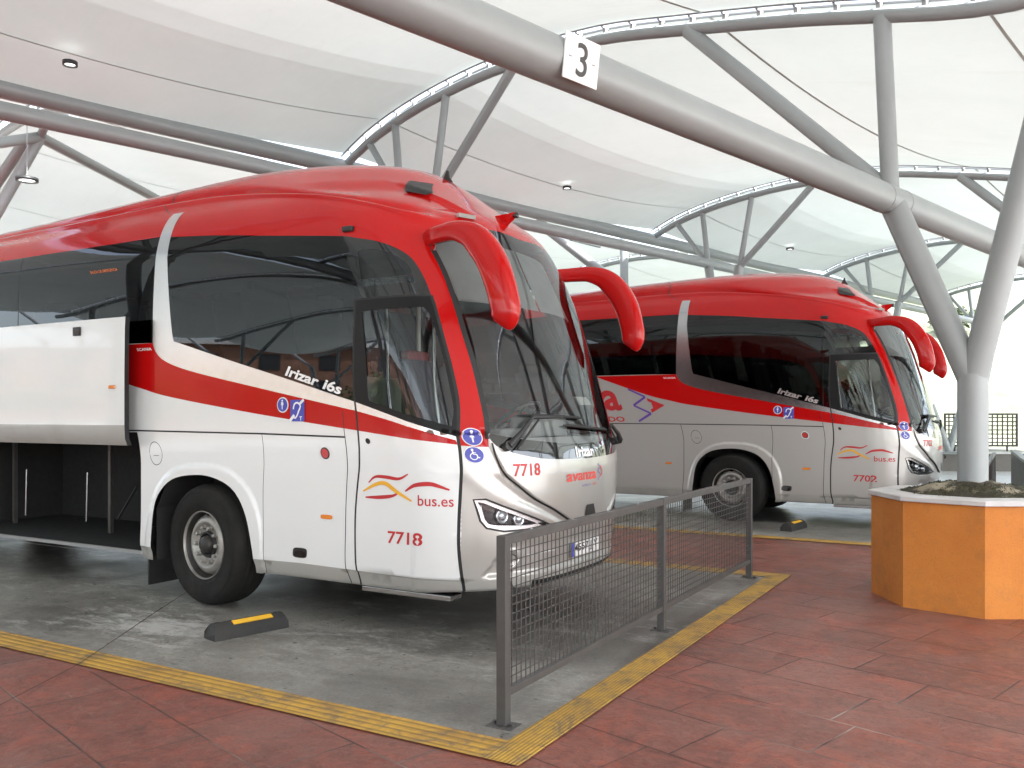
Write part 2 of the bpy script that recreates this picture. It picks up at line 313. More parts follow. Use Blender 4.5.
# ---------------------------------------------------------------- canopy
AP=[(-9.85,5.83),(-9.2,6.06),(-8.3,6.25),(-7.2,6.37),(-6.1,6.40),(-4.3,6.26),(-3,5.98),(-1.6,5.64),(-.8,5.42),(0,5.21),(.5,5.15)]
AP=AP+[(1-v,z) for v,z in AP[-2::-1]]
avs=np.array([a[0] for a in AP]); azs=np.array([a[1] for a in AP])
def az(v):
    h=np.diff(avs); d=np.diff(azs)/h; mm=np.r_[d[0],(d[1:]+d[:-1])/2,d[-1]]
    i=int(np.clip(np.searchsorted(avs,v)-1,0,len(h)-1)); q=(v-avs[i])/h[i]
    return (2*q**3-3*q*q+1)*azs[i]+(q**3-2*q*q+q)*h[i]*mm[i]+(-2*q**3+3*q*q)*azs[i+1]+(q**3-q*q)*h[i]*mm[i+1]
PITCH=8.6
def membrane_mat(name='white_ptfe_membrane',tr=.11,k=1.):
    m,nt,o=newmat(name); g=N(nt,'ShaderNodeTexCoord'); co=g.outputs['Object']
    c=ramp(nt,noise(nt,co,.5,8,.65),[(.3,(.555*k,.60*k,.57*k)),(.7,(.61*k,.655*k,.625*k))])
    c=mixc(nt,ramp(nt,noise(nt,co,9,6,.7),[(.68,0),(.8,.25)]),c,(.4,.36,.3))
    mp=N(nt,'ShaderNodeMapping'); L(nt,co,mp.inputs[0]); mp.inputs['Scale'].default_value=(.5,3.0,.5)
    c=mixc(nt,ramp(nt,noise(nt,mp.outputs[0],1.2,8,.7,.6),[(.58,0),(.78,.16)]),c,(.42,.37,.31))
    d=N(nt,'ShaderNodeBsdfDiffuse'); t=N(nt,'ShaderNodeBsdfTranslucent'); bp=N(nt,'ShaderNodeBump'); bp.inputs['Strength'].default_value=.25; bp.inputs['Distance'].default_value=.05; L(nt,noise(nt,mp.outputs[0],.9,3,.5,.5),bp.inputs['Height']); L(nt,bp.outputs[0],d.inputs['Normal']); L(nt,c,d.inputs[0]); L(nt,c,t.inputs[0])
    mx=N(nt,'ShaderNodeMixShader'); mx.inputs[0].default_value=tr; L(nt,d.outputs[0],mx.inputs[1]); L(nt,t.outputs[0],mx.inputs[2]); L(nt,mx.outputs[0],o.inputs[0])
    return m
M['memb']=membrane_mat(); M['memb_edge']=membrane_mat('membrane_edge_shade',.078,.94); M['memb_mid']=membrane_mat('membrane_shade_step',.093,.97); M['seam']=membrane_mat('membrane_seam',.055,.84)  # edge and mid bands: shading falloff put into colour and translucency
def sag(w): return .34*4*w*(1-w)
def build_canopy(label,rows,v_lo,v_hi,detail=True,mirror=False,voff=0,ush=0):
    t=thing('station_canopy',label,'canopy',W2(0,0),-TH,'tensile canopies over the bus bays')
    f=(lambda v:v) if not mirror else (lambda v:voff-v)
    us=[k*PITCH+ush for k in rows]
    for u in us:
        vv=np.linspace(v_lo,v_hi,64)
        mb=MB(); mb.tube([(f(v),u,az(v)) for v in vv],.07,12); mb.build('arch_tube','steel',t)
        mb=MB()
        for s in (-.072,.072): mb.tube([(f(v),u+s,az(v)+.15) for v in vv],.018,6)
        for v in np.arange(v_lo+.2,v_hi-.1,.42):
            mb.obox((f(v),u,az(v)+.13),(.012,0,0),(0,.066,0),(0,0,.012)); mb.obox((f(v),u,az(v)+.09),(.02,0,0),(0,.02,0),(0,0,.05))
        mb.build('membrane_clamp_rail','steel2',t)
        # tree column on the platform row
        def strut(a,b,r,name='strut',n=14):
            m=MB(); m.tube([(f(a[0]),u,a[1]),(f(b[0]),u,b[1])],r,n); return m.build(name,'steel',t)
        m=MB(); m.tube([(f(0),u,.0),(f(0),u,1.99)],.124,28); cl=m.build('column','steel',t)
        strut((0,1.93),(-.72,3.66),.116,'column_branch',28); strut((0,1.93),(.62,4.55),.116,'column_branch',28)
        strut((-.70,3.7),(-2.98,az(-2.98)-.02),.082); strut((-.72,3.68),(-.80,az(-.8)-.02),.082)
        strut((.62,4.5),(1.9,az(1.9)-.02),.07)
        if mirror: continue
        # far row
        strut((-7.9,0),(-7.9,2.7),.125,'column',20); strut((-7.9,2.65),(-8.3,5.03),.1,'column_branch'); strut((-7.9,2.65),(-7.5,4.9),.1,'column_branch')
        strut((-8.3,5.0),(-9.15,az(-9.15)),.055); strut((-8.3,5.0),(-8.45,az(-8.45)),.06)
        strut((-7.5,4.85),(-7.2,az(-7.2)),.06); strut((-7.5,4.85),(-5.75,az(-5.75)),.07)
        if v_hi>5:
            strut((8.9,0),(8.9,2.7),.125,'column',20); strut((8.9,2.65),(9.3,5.03),.1,'column_branch'); strut((8.9,2.65),(8.5,4.9),.1,'column_branch'); strut((8.5,4.85),(6.7,az(6.7)),.07)
    u0,u1=us[0]-1.2,us[-1]+.6
    for v,z,r in () if mirror else ((-9.85,5.80,.135),(-8.3,5.03,.105),(-.72,3.65,.135))+(((10.85,5.80,.135),(9.3,5.03,.105)) if v_hi>5 else ()):
        m=MB(); m.tube([(f(v),u0,z),(f(v),u1,z)],r,32)
        m.build('longitudinal_beam','steel',t)
    for u in us:   # welded collars where the branches meet the beam
        for du in (-.2,.2):
            m=MB(); m.tube([(f(-.72),u+du-.01,3.65),(f(-.72),u+du+.01,3.65)],.1385,32); m.build('collar','steel',t)
    nv,nu=90,24
    vv=np.linspace(v_lo+.08,v_hi-.08,nv)
    for ua,ub in zip(us[:-1],us[1:]):
        mb=MB(); uu=np.linspace(ua+.072,ub-.072,nu)
        vs=[(f(v),u,az(v)+.16-sag((u-ua)/(ub-ua))*(.5+.5*math.sin(min(1,(v-v_lo)/2)*1.57))) for v in vv for u in uu]
        mb.add(vs,[(i*nu+j,i*nu+j+1,(i+1)*nu+j+1,(i+1)*nu+j) for i in range(nv-1) for j in range(nu-1)],0,True)
        if not mirror:
            q_=0
            for i in range(nv-1):
                for j in range(nu-1):
                    mb.m[q_]=2 if (vv[i]<-7.5 or vv[i]>8.5) else (3 if (vv[i]<-7.05 or vv[i]>8.05) else 0)  # stepped bands of painted shade towards both long edges
                    q_+=1
        for vsm in (-8.7,-5.5,-2.75,.02,3.7,6.5,9.7):
            if not v_lo+.2<vsm<v_hi-.2: continue
            q=[(f(vsm+e*.016),u,az(vsm)+.152-sag((u-ua)/(ub-ua))*(.5+.5*math.sin(min(1,(vsm-v_lo)/2)*1.57))) for u in uu for e in(-1,1)]
            mb.add(q,[(2*i,2*i+1,2*i+3,2*i+2) for i in range(nu-1)],1,True)
        mb.build('membrane_panel',['memb','seam','memb_edge','memb_mid'],t)
    return t
CAN=build_canopy('white membrane canopy on grey tree columns spanning the foreground bays',range(-4,4),-9.85,10.85)
CAN2=build_canopy('farther white membrane canopy seen between the long beams beyond the coaches',range(-4,4),-9.85,.5,mirror=True,voff=-20.3,ush=-4.1)
def at(px,py,depth):
    A=R(30.1); l=(px-512)/876; q=(415-py)/876; return Vector((depth*(-math.sin(A)+l*math.cos(A)),depth*(math.cos(A)+l*math.sin(A)),1.63+q*depth))
CI=Matrix.LocRotScale(Vector((PX,PY,0)),Matrix.Rotation(-TH,3,'Z').to_quaternion(),None).inverted()
for a,b,r_,nm in (((40,137,13.5),(155,198,17.2),.085,'edge_tube'),((155,198,17.2),(185,214,18.6),.085,'edge_tube'),((40,137,13.5),(-30,147,12.4),.08,'edge_tube'),((40,137,13.5),(-12,228,13.3),.085,'strut'),((26,140,13.9),(-25,215,14.2),.085,'strut'),((40,137,13.5),(52,110,13.0),.06,'strut'),
    ((536,220,20.),(616,283,20.5),.115,'strut'),((624,236,21.),(625,408,21.),.10,'column'),((548,233,20.),(600,246,20.6),.05,'strut')):
    m=MB(); m.tube([CI@at(*a),CI@at(*b)],r_,16); m.build(nm,'steel',CAN2)
# downlight rings under the membrane
def ring(loc,r,wire,label,rows='downlight rings under the canopy'):
    t=thing('ring_light',label,'light',loc,0,rows)
    m=MB(); m.lathe([(r*.72,-.015),(r*.72,.02),(r,.03),(r,-.02),(r*.72,-.015)],'z',n=28); m.build('housing','blkplastic',t)
    m=MB(); m.add([(r*.72*math.cos(a),r*.72*math.sin(a),0) for a in np.linspace(0,2*math.pi,25)[:-1]],[tuple(range(24))]); m.build('diffuser','lampwhite',t)
    m=MB(); m.tube([(0,0,.0),(0,0,wire)],.006,6); m.build('hanging_wire','steel2',t)
    return t
def atz(px,py,z):
    A=R(30.1); l=(px-512)/876; q=(415-py)/876; t=(z-1.63)/q
    return (t*(-math.sin(A)+l*math.cos(A)),t*(math.cos(A)+l*math.sin(A)),z)
ring(atz(70,64,5.85),.085,.06,'small black ring downlight on the membrane near the upper left corner')
ring(atz(567,188,5.95),.085,.06,'small ring downlight on the membrane above the gap between the two coaches')
ring(atz(790,249,5.95),.10,.06,'distant ring downlight on the membrane above the right coach, near the arch struts')
ring(atz(27,180,5.0),.15,.95,'ring lamp hanging on a long wire beside the far left strut cluster')

# number sign on the big beam
def sign3():
    t=thing('number_sign','white square sign with grey numeral 3 fixed on the big diagonal beam','sign')
    # beam direction and a plate facing the camera side, hanging on its lower near face
    c=Vector(SIGN_C); un=Vector((math.sin(TH),math.cos(TH),0)); n=Vector(SIGN_N).normalized(); up=n.cross(un).normalized()
    if up.z<0: up=-up
    right=up.cross(n).normalized()
    hw,hh=.145,.125
    m=MB(); m.obox(c,right*hw,up*hh,n*.004); m.build('plate','signwhite',t)
    vs,fs=textmesh('3',.30,.006); cx=(vs.max(0)+vs.min(0))/2; sc=.185/(vs.max(0)-vs.min(0))[1]
    m=MB(); m.add([c+right*(p[0]-cx[0])*sc*.95+up*(p[1]-cx[1])*sc+n*.0065 for p in vs],fs); m.build('numeral',pm('dark_grey_numeral',(.05,.05,.05),.5),t)
    m=MB()
    for sx in (-1,1):
        q=c+right*sx*.10+up*.0+n*.006; m.obox(q,right*.012,up*.003,n*.002)
    m.build('fixing',"steel2",t)
# C beam centre near the sign: v=-.72,z=3.65
SIGN_U=-4.58
SIGN_N=(math.cos(TH),-math.sin(TH),-.12)
_c=Vector(W2(-.72,SIGN_U,3.65)); _un=Vector((math.sin(TH),math.cos(TH),0)); _n=Vector(SIGN_N); _n=(_n-_un*_n.dot(_un)).normalized(); SIGN_N=tuple(_n)
SIGN_C=tuple(_c+_n*.139)
sign3()
# ---------------------------------------------------------------- coach body surface
TAB=np.array([
# t, z, xf, W, a, n
[0.26,.28,-.22,1.18,.75,2.6],
[0.36,.36,-.09,1.25,.78,2.6],
[0.5,.5,-.06,1.27,.8,2.6],
[0.8,.8,-.04,1.275,.8,2.6],
[1.2,1.2,-.04,1.275,.8,2.6],
[1.35,1.35,-.06,1.275,.8,2.6],
[1.5,1.5,-.10,1.275,.8,2.6],
[1.85,1.85,-.2,1.274,.83,2.6],
[2.2,2.2,-.30,1.271,.86,2.6],
[2.6,2.6,-.43,1.265,.9,2.5],
[3.0,3.0,-.62,1.252,.95,2.5],
[3.2,3.19,-.74,1.218,1.0,2.4],
[3.4,3.36,-.95,1.148,1.15,2.3],
[3.6,3.50,-1.13,1.03,1.4,2.2],
[3.8,3.64,-1.32,.9,1.5,2.1],
[4.0,3.77,-1.56,.75,1.5,2.1],
[4.2,3.86,-1.9,.56,1.4,2.],
[4.4,3.91,-2.3,.36,1.,2.],
[4.76,3.93,-2.9,.0,.6,2.]])
CS=1.6
def pchip(x,X,Y):
    h=np.diff(X);d=np.diff(Y)/h
    m=np.zeros(len(X))
    for i in range(1,len(X)-1):
        if d[i-1]*d[i]>0:
            w1=2*h[i]+h[i-1];w2=h[i]+2*h[i-1]
            m[i]=(w1+w2)/(w1/d[i-1]+w2/d[i])
    m[0]=d[0];m[-1]=d[-1]
    i=np.clip(np.searchsorted(X,x)-1,0,len(h)-1)
    q=(x-X[i])/h[i];hh=h[i]
    return (2*q**3-3*q**2+1)*Y[i]+(q**3-2*q*q+q)*hh*m[i]+(-2*q**3+3*q*q)*Y[i+1]+(q**3-q*q)*hh*m[i+1]
def prof(t):
    t=np.clip(t,TAB[0,0],TAB[-1,0])
    return [pchip(t,TAB[:,0],TAB[:,k]) for k in range(1,6)]
def SURF(s,t):
    """s>=0 ; near side => y negative"""
    s=np.asarray(s,float);t=np.asarray(t,float)
    z,xf,W,a,n=prof(t)
    ph=np.clip(s/CS,0,1)*math.pi/2
    c=np.cos(ph);si=np.sin(ph)
    r=((np.abs(si)/np.maximum(W,1e-4))**n+(np.abs(c)/a)**n)**(-1/n)
    x=xf-a+r*c; y=r*si
    back=s>CS
    x=np.where(back,xf-a-(s-CS),x);y=np.where(back,W,y)
    e=np.clip((-x-6.9)/1.0,0,1)
    z=z-np.maximum(z-3.4,0)*(np.clip((-x-3.2)/3.5,0,1)**1.3*.26+.4*e*e*(3-2*e))
    return x,-y,z
def side(x,t):
    z,xf,W,a,n=prof(np.asarray(t,float)); xc=xf-a
    x=np.asarray(x,float)
    d=np.clip((x-xc)/a,0,1)
    y=W*(1-d**n)**(1/n)
    return np.where(x>xc, CS*np.arctan2(y,x-xc)/(math.pi/2), CS+xc-x)
def front(y,t):
    z,xf,W,a,n=prof(np.asarray(t,float)); y=np.asarray(y,float)
    dx=a*(1-np.clip(y/W,0,1)**n)**(1/n)
    return CS*np.arctan2(y,dx)/(math.pi/2)
def xc_of(t):
    z,xf,W,a,n=prof(np.asarray(t,float)); return xf-a
def sx(x,t): return CS+float(xc_of(t))-x          # straight side: x -> s
def dens(pl,st=.05,closed=False):
    pl=[np.array(p,float) for p in pl]; out=[]
    m=len(pl); rngs=range(m if closed else m-1)
    for i in rngs:
        a=pl[i]; b=pl[(i+1)%m]; k=max(1,int(math.ceil(np.linalg.norm(b-a)/st)))
        out+= [a+(b-a)*j/k for j in range(k)]
    if not closed: out.append(pl[-1])
    return np.array(out)
def smooth_pl(pl,st=.03):
    """Catmull-Rom through the traced points"""
    p=[np.array(q,float) for q in pl]; p=[2*p[0]-p[1]]+p+[2*p[-1]-p[-2]]; out=[]
    for i in range(1,len(p)-2):
        k=max(2,int(np.linalg.norm(p[i+1]-p[i])/st))
        for j in range(k):
            q=j/k; out.append(.5*((2*p[i])+(-p[i-1]+p[i+1])*q+(2*p[i-1]-5*p[i]+4*p[i+1]-p[i+2])*q*q+(-p[i-1]+3*p[i]-3*p[i+1]+p[i+2])*q**3))
    out.append(p[-2]); return np.array(out)
def pip(pt,poly):
    x,y=pt[:,0],pt[:,1]; ins=np.zeros(len(pt),bool); n=len(poly); j=n-1
    for i in range(n):
        xi,yi=poly[i]; xj,yj=poly[j]
        if yi!=yj: ins^=((yi>y)!=(yj>y))&(x<(xj-xi)*(y-yi)/(yj-yi)+xi)
        j=i
    return ins
def strip(pl,w):
    p=np.array(pl,float); t=np.gradient(p,axis=0); t/=np.linalg.norm(t,axis=1)[:,None]+1e-9
    n=np.c_[-t[:,1],t[:,0]]*w/2; return np.r_[p+n,(p-n)[::-1]]
def sstep(x): x=np.clip(x,0,1); return x*x*(3-2*x)
HLP=np.array([(1.24,1.03),(1.16,1.035),(1.05,.98),(.88,.905),(.66,.815),(.71,.80),(.88,.785),(1.05,.785),(1.16,.815),(1.2,.87),(1.22,.95)])
VL=np.array([(1.12,1.46),(1.11,1.41),(1.09,1.33),(1.05,1.21),(.96,1.12),(.82,1.01),(.63,.92),(.4,.82),(.22,.785),(0,.78)])
def shrink(poly,d):
    c=poly.mean(0); p=np.array(poly,float); n=len(p); out=[]
    for i in range(n):
        a=p[i-1];b=p[i];e=p[(i+1)%n]; t=(e-a)/(np.linalg.norm(e-a)+1e-9); nn=np.array([-t[1],t[0]])
        if np.dot(nn,c-b)<0: nn=-nn
        out.append(b+nn*d)
    return np.array(out)
_tx=np.array([0.6,.85,1.07,1.25,1.44,1.78,2.3,2.95,4.1,5.5,13.]);_ty=np.array([3.14,3.15,3.2,3.34,3.47,3.62,3.70,3.72,3.70,3.70,3.70])
def TR(S): return pchip(np.clip(np.asarray(S,float),.6,13),_tx,_ty)
class Coach:
    def __init__(s,axle=-3.05,shift=0.,bay_open=False,xrear=-12.3):
        s.axle=axle; s.open=bay_open; s.xr=xrear; s.sh=shift
        s.sa=None
    def warp(s,S,T):
        """second coach: flap and wheel opening sit a little farther forward"""
        if s.sh==0: return S
        k=1-sstep((T-1.45)/.02); kn=np.interp(S,[2.2,3.1,3.83,4.47,4.8,20],[2.2,2.95,3.55,4.19,4.47,19.67])
        return np.where(k>.5,np.where(S>2.2,kn,S),S)
    def W(s,pl):
        p=np.array(pl,float); p[:,0]=s.warp(p[:,0],p[:,1]); return p
    def D(s,S,T):
        d=np.zeros_like(S)
        # hood panel inside the V crease
        sv=np.interp(T,VL[::-1,1],VL[::-1,0]); m=np.where(T>.78,np.minimum((sv-S)*.75,(T-.78)),-.2)
        k=(T<1.5)&(S<1.6)
        d+=np.where(k,.022*sstep(m/.03+.5)-.022,0)*sstep((1.6-S)/.3)
        d+=np.where(k&(m<0),-.009*np.exp(-((m+.07)/.04)**2)+.005*np.exp(-((m+.16)/.06)**2),0)
        # lower bumper scoop
        m2=np.minimum(np.minimum(1.165-.12*sstep((T-.45)/.25)-S,(.70-T)),(T-.455)); d+=np.where(S<1.6,-.022*sstep(m2/.03+.2),0)
        fr=np.hypot((S-.99),(T-.575)); d+=np.where(fr<.12,.012*sstep((.085-fr)/.02)-.03*sstep((.05-fr)/.012),0)
        # chin tuck
        d+=-.012*sstep((.455-T)/.012)
        # wheel arch flare
        s0=float(s.warp(np.array([3.83]),np.array([.5]))[0])
        r=np.where(T>.4,((np.abs(S-s0)/.635)**2.6+(np.abs(T-.4)/.71)**2.6)**(1/2.6),np.abs(S-s0)/.635)
        d+=.013*sstep((1.155-r)/.035)*(T<1.45)
        s1=s0+(s.axle-(-9.0)); r=np.where(T>.4,((np.abs(S-s1)/.635)**2.6+(np.abs(T-.4)/.71)**2.6)**(1/2.6),np.abs(S-s1)/.635)
        d+=.013*sstep((1.155-r)/.035)*(T<1.45)
        # roof shoulders
        tr=TR(S); e=T-tr
        q=sstep((S-.75)/.3); d+=q*(.028*np.exp(-((e+.02)/.05)**2)-.070*np.exp(-((e-.10)/.07)**2))
        sr=np.interp(T,[3.2,3.4,3.65,3.8,4.2],[.5,.5,.53,.7,1.0]); e=S-sr
        d+=np.where((T>3.15)&(T<4.3),sstep((T-3.18)/.15)*sstep((3.72-T)/.2)*(-.03*sstep(e/.04+.5)*sstep((.9-e)/.5)),0)
        return d
    def P(s,S,T):
        S=np.asarray(S,float);T=np.clip(np.asarray(T,float),.27,4.745); sg=np.where(S<0,-1.,1.); A=np.abs(S)
        e=.01; x,y,z=SURF(A,T); xa,ya,za=SURF(A+e,T); xb,yb,zb=SURF(np.maximum(A-e,0),T); xu,yu,zu=SURF(A,np.minimum(T+e,4.755)); xd,yd,zd=SURF(A,T-e)
        n=np.cross(np.c_[xa-xb,ya-yb,za-zb],np.c_[xu-xd,yu-yd,zu-zd]); n/=np.linalg.norm(n,axis=1)[:,None]+1e-12
        sgn=np.where((n[:,1]*y+n[:,0]*(x+3)+n[:,2]*.3*(T>3.6))<0,-1,1)[:,None]; n=n*sgn
        p=np.c_[x,y,z]+n*s.D(A,T)[:,None]
        p[:,1]*=sg; return p
    def Nrm(s,S,T):
        S=np.asarray(S,float);T=np.clip(np.asarray(T,float),.275,4.74); e=.006
        A=np.abs(S); sg=np.where(S<0,-1.,1.)
        du=s.P(A+e,T)-s.P(np.maximum(A-e,0.0),T); dv=s.P(A,np.minimum(T+e,4.745))-s.P(A,T-e)
        n=np.cross(du,dv); n/=np.linalg.norm(n,axis=1)[:,None]+1e-12
        p=s.P(A,T); o=np.where((n[:,0]*(p[:,0]+3.2)+n[:,1]*p[:,1]*2+n[:,2]*np.where(T>3.5,2.,0.))<0,-1,1)[:,None]; n=n*o
        c=A<.004; n[c,1]=0; n[:,1]*=sg; n/=np.linalg.norm(n,axis=1)[:,None]+1e-12
        return n
    # ---- regions of the half body (s,t)
    def regions(s):
        G={}
        bz=smooth_pl([(3.42,3.22),(2.83,3.16),(2.3,3.09),(1.8,3.03),(1.57,3.0),(1.47,2.97),(1.37,2.94),(1.28,2.89),(1.205,2.81),(1.18,2.68),(1.18,2.47),(1.195,2.17),(1.205,1.95),(1.225,1.74),(1.29,1.47)])
        tq=np.linspace(3.53,2.27,40); chl=np.array([(float(sx(-3.72+.035*max(0,(q-2.6)/.9),q)),q) for q in tq]); chr_=np.array([(float(sx(-3.44-.11*min(1,(q-2.27)/.75)**.7,q)),q) for q in tq])
        bt=smooth_pl([(3.84,2.27),(3.21,2.08),(2.65,1.92),(2.15,1.77),(2.0,1.725),(1.63,1.60),(1.305,1.48)])
        bb=smooth_pl([(4.13,2.27),(4.12,2.19),(4.02,2.10),(3.7,2.0),(2.9,1.835),(2.15,1.685),(2.0,1.655),(1.65,1.565),(1.305,1.452)])
        sb=smooth_pl([(5.55,2.27),(5.0,2.05),(4.67,1.93),(4.4,1.86),(4.09,1.79),(3.3,1.67),(2.58,1.575),(2.13,1.52),(1.68,1.465),(1.30,1.42)])
        dl=smooth_pl([(1.72,2.5),(1.89,2.1),(2.01,1.74),(2.10,1.3),(2.15,.88),(2.14,.57),(2.09,.33)]); dr=smooth_pl([(1.29,1.47),(1.31,1.1),(1.32,.72),(1.285,.45),(1.27,.33)])
        s.bz,s.bt,s.bb,s.sb,s.dl,s.dr=bz,bt,bb,sb,dl,dr
        i=int(np.argmin(np.abs(bz[:,1]-2.51)+10*(bz[:,0]>1.3)))
        bzd=bz[i:]
        G['gapL']=strip(dl,.018); G['gapR']=strip(np.r_[bzd,dr[1:]],.020); G['gapT']=strip(dens([(1.72,2.50),(1.18,2.51)]),.016)
        door=np.r_[dl[::-1],bzd,dr[1:]]; G['door']=door
        G['dwin']=np.r_[smooth_pl([(1.25,2.42),(1.225,2.33),(1.235,2.0),(1.262,1.7),(1.31,1.55)]),[(1.87,1.735)],smooth_pl([(1.87,1.76),(1.80,2.0),(1.69,2.41)])]
        G['dframe']=shrink(G['dwin'],-.018)
        G['transom']=np.array([(1.47,2.88),(1.36,2.86),(1.29,2.82),(1.245,2.76),(1.235,2.69),(1.24,2.61),(1.61,2.595),(1.52,2.86)])
        # big front side glass
        G['black']=np.r_[bz,bt[::-1],chr_[::-1][:-1]]
        s.frontglass_bottom=bt
        G['chrome']=np.r_[chl,bb[1:],bt[::-1],chr_[::-1]]
        G['belt']=np.r_[bb,sb[::-1]]; 
        # long side glass behind the chrome hoop
        xs=s.xr+.55
        topL=[(float(sx(x,3.235)),3.235) for x in np.linspace(xs,-3.95,30)]; botL=[(float(sx(x,2.28)),2.28) for x in np.linspace(-4.2,xs,30)]
        G['rearglass']=np.r_[np.array(topL),[(float(sx(-3.70,3.235)),3.235)],chl[chl[:,1]<3.2],np.array(botL)]
        s.dividers=[]
        for x in (-5.78,-7.35,-8.95,-10.5):
            pl=np.array([(float(sx(x,t)),t) for t in np.linspace(2.285,3.23,12)]); G['div%d'%len(s.dividers)]=strip(pl,.012); s.dividers.append(x)
        # red paint: pillar and everything above the glass line
        G['pillar']=np.r_[[(1.305,1.415),(1.295,1.47)],bz[::-1],[(14,3.235),(14,4.8),(-.1,4.8),(-.1,3.1),(0,3.10),(.42,3.115),(.8,3.03),(.97,2.95),(1.04,2.86)],smooth_pl([(1.04,2.86),(1.04,2.69),(1.05,2.48),(1.06,2.21),(1.065,1.95),(1.085,1.7),(1.105,1.54),(1.115,1.46)]),[(1.12,1.405)]]
        ws=[(-.05,3.10),(0,3.10)]+list(map(tuple,smooth_pl([(0,3.10),(.42,3.115),(.8,3.03),(.97,2.94),(1.04,2.84)])))+list(map(tuple,smooth_pl([(1.04,2.80),(1.04,2.69),(1.05,2.48),(1.06,2.21),(1.065,1.95),(1.085,1.7),(1.105,1.54),(1.112,1.50)])))
        mt=smooth_pl([(1.112,1.50),(1.01,1.475),(.87,1.45),(.63,1.425),(.36,1.41),(0,1.405),(-.05,1.405)])
        G['ws']=np.r_[np.array(ws),mt]
        G['wsband']=strip(smooth_pl([(1.04,2.86),(1.04,2.69),(1.05,2.48),(1.06,2.21),(1.065,1.95),(1.085,1.7),(1.105,1.54),(1.115,1.46)]),.034)
        mbot=smooth_pl([(-.05,1.285),(0,1.285),(.34,1.29),(.66,1.30),(.83,1.32),(.99,1.36),(1.08,1.41),(1.112,1.47)])
        G['mask']=np.r_[mt,mbot]
        G['vgap']=strip(smooth_pl([(1.10,1.43),(1.09,1.33),(1.05,1.21),(.96,1.12),(.82,1.01),(.63,.92),(.4,.82),(.22,.785),(-.02,.78)]),.010)
        G['hl0']=HLP; G['hl1']=shrink(HLP,.014); G['hl2']=shrink(HLP,.036)
        # lower body
        bl=[(5.5,1.49),(4.63,1.49),(3.07,1.478),(2.2,1.462)]
        if True: bl=[(13.5,1.49)]+bl
        G['bodyline']=strip(dens(bl,.1),.014)
        pan1=smooth_pl([(a-(.13 if s.sh else 0),b) for a,b in [(3.075,1.48),(3.105,1.2),(3.115,.94),(3.105,.6),(3.08,.33)]]); G['pan1']=strip(pan1,.007)
        pan2=smooth_pl([(2.165,1.66),(2.205,1.46),(2.24,1.0),(2.245,.65),(2.225,.45),(2.18,.33)]); G['pan2']=strip(pan2,.007)
        G['flap']=np.r_[pan1,pan2[pan2[:,1]<1.46][::-1]]
        def archp(s0):
            a=np.array([(3.83+.64,.27),(4.47,.41),(4.47,.53),(4.45,.77),(4.39,.92),(4.26,1.04),(4.09,1.10),(3.83,1.12),(3.63,1.09),(3.48,1.03),(3.38,.94),(3.30,.8),(3.23,.58),(3.20,.46),(3.18,.27)])
            a[:,0]+=s0-3.83; return smooth_pl(a,.05)
        s0=float(s.warp(np.array([3.83]),np.array([.5]))[0]); s.s0=s0; s1=s0+(s.axle+9.0); s.s1=s1
        G['arch1']=archp(s0); G['arch2']=archp(s1)
        off=.97-0
        pe=s0+.80                               # rear edge of the wheel panel
        s.bay0=pe; 
        for i,(a,b) in enumerate(((pe,pe+2.15),(pe+2.15,pe+3.45),(pe+3.45,s1-.8))):
            G['lug%d'%i]=np.array([(a,1.475),(b,1.475),(b,.335),(a,.335)])
            G['lugline%d'%i]=strip(dens([(a,1.475),(a,.335)]),.008)
        G['lugline3']=strip(dens([(s1-.8,1.475),(s1-.8,.335)]),.008)
        fc=np.array([(s0+.59+.085*math.cos(q),1.29+.105*math.sin(q)) for q in np.linspace(0,2*math.pi,33)[:-1]]); G['fuel']=np.r_[fc,[fc[0]],(fc-[s0+.59,1.29])[::-1]*.94+[s0+.59,1.29]]
        rg=[(-3.74,3.54),(-3.84,3.62),(-3.93,3.70),(-4.0,3.85),(-4.05,4.1),(-4.08,4.7)]; G['roofgap']=strip(smooth_pl([(float(sx(x,t)),t) for x,t in rg]),.011)
        G['sillz']=np.array([(-.1,.2),(14,.2),(14,.458),(3.08,.458),(2.7,.465),(1.3,.445),(1.06,.43),(.6,.43),(-.1,.43)])
        G['grille']=np.array([(-.05,.29),(.80,.29),(.80,.395),(-.05,.395)])
        return G
    def build(s,parent,paint,far=False):
        G=s.regions(); sg=-1 if far else 1
        SE=CS+float(xc_of(1.0))-s.xr
        keys=[k for k in G if not (far and k in('gapL','gapR','gapT','dwin','dframe','door','pan2','flap','fuel'))]
        V=[];E=[]
        def loop(p,closed=True):
            p=dens(p,.06,closed); p[:,0]=np.clip(p[:,0],0,SE); p[:,1]=np.clip(p[:,1],.33,4.74); o=len(V)
            keep=[p[0]]
            for q in p[1:]:
                if np.linalg.norm(q-keep[-1])>.0015: keep.append(q)
            V.extend(keep); m=len(keep)
            E.extend([(o+i,o+i+1) for i in range(m-1)]+([(o+m-1,o)] if closed else []))
        for k in keys: loop(G[k])
        loop([(0,.33),(SE,.33),(SE,4.74),(0,4.74)])
        def openl(p):
            p=np.array(p); p=p[(p[:,0]>.01)&(p[:,0]<SE-.01)]; o=len(V); V.extend(list(p)); E.extend([(o+i,o+i+1) for i in range(len(p)-1)])
        ss=np.r_[np.arange(.72,2.4,.025),np.arange(2.4,3.2,.06),np.arange(3.2,SE,.2)]
        for o_ in (-.11,-.07,-.04,-.015,.005,.025,.05,.075,.10,.13,.17,.22): openl([(a,TR(a)+o_) for a in ss])
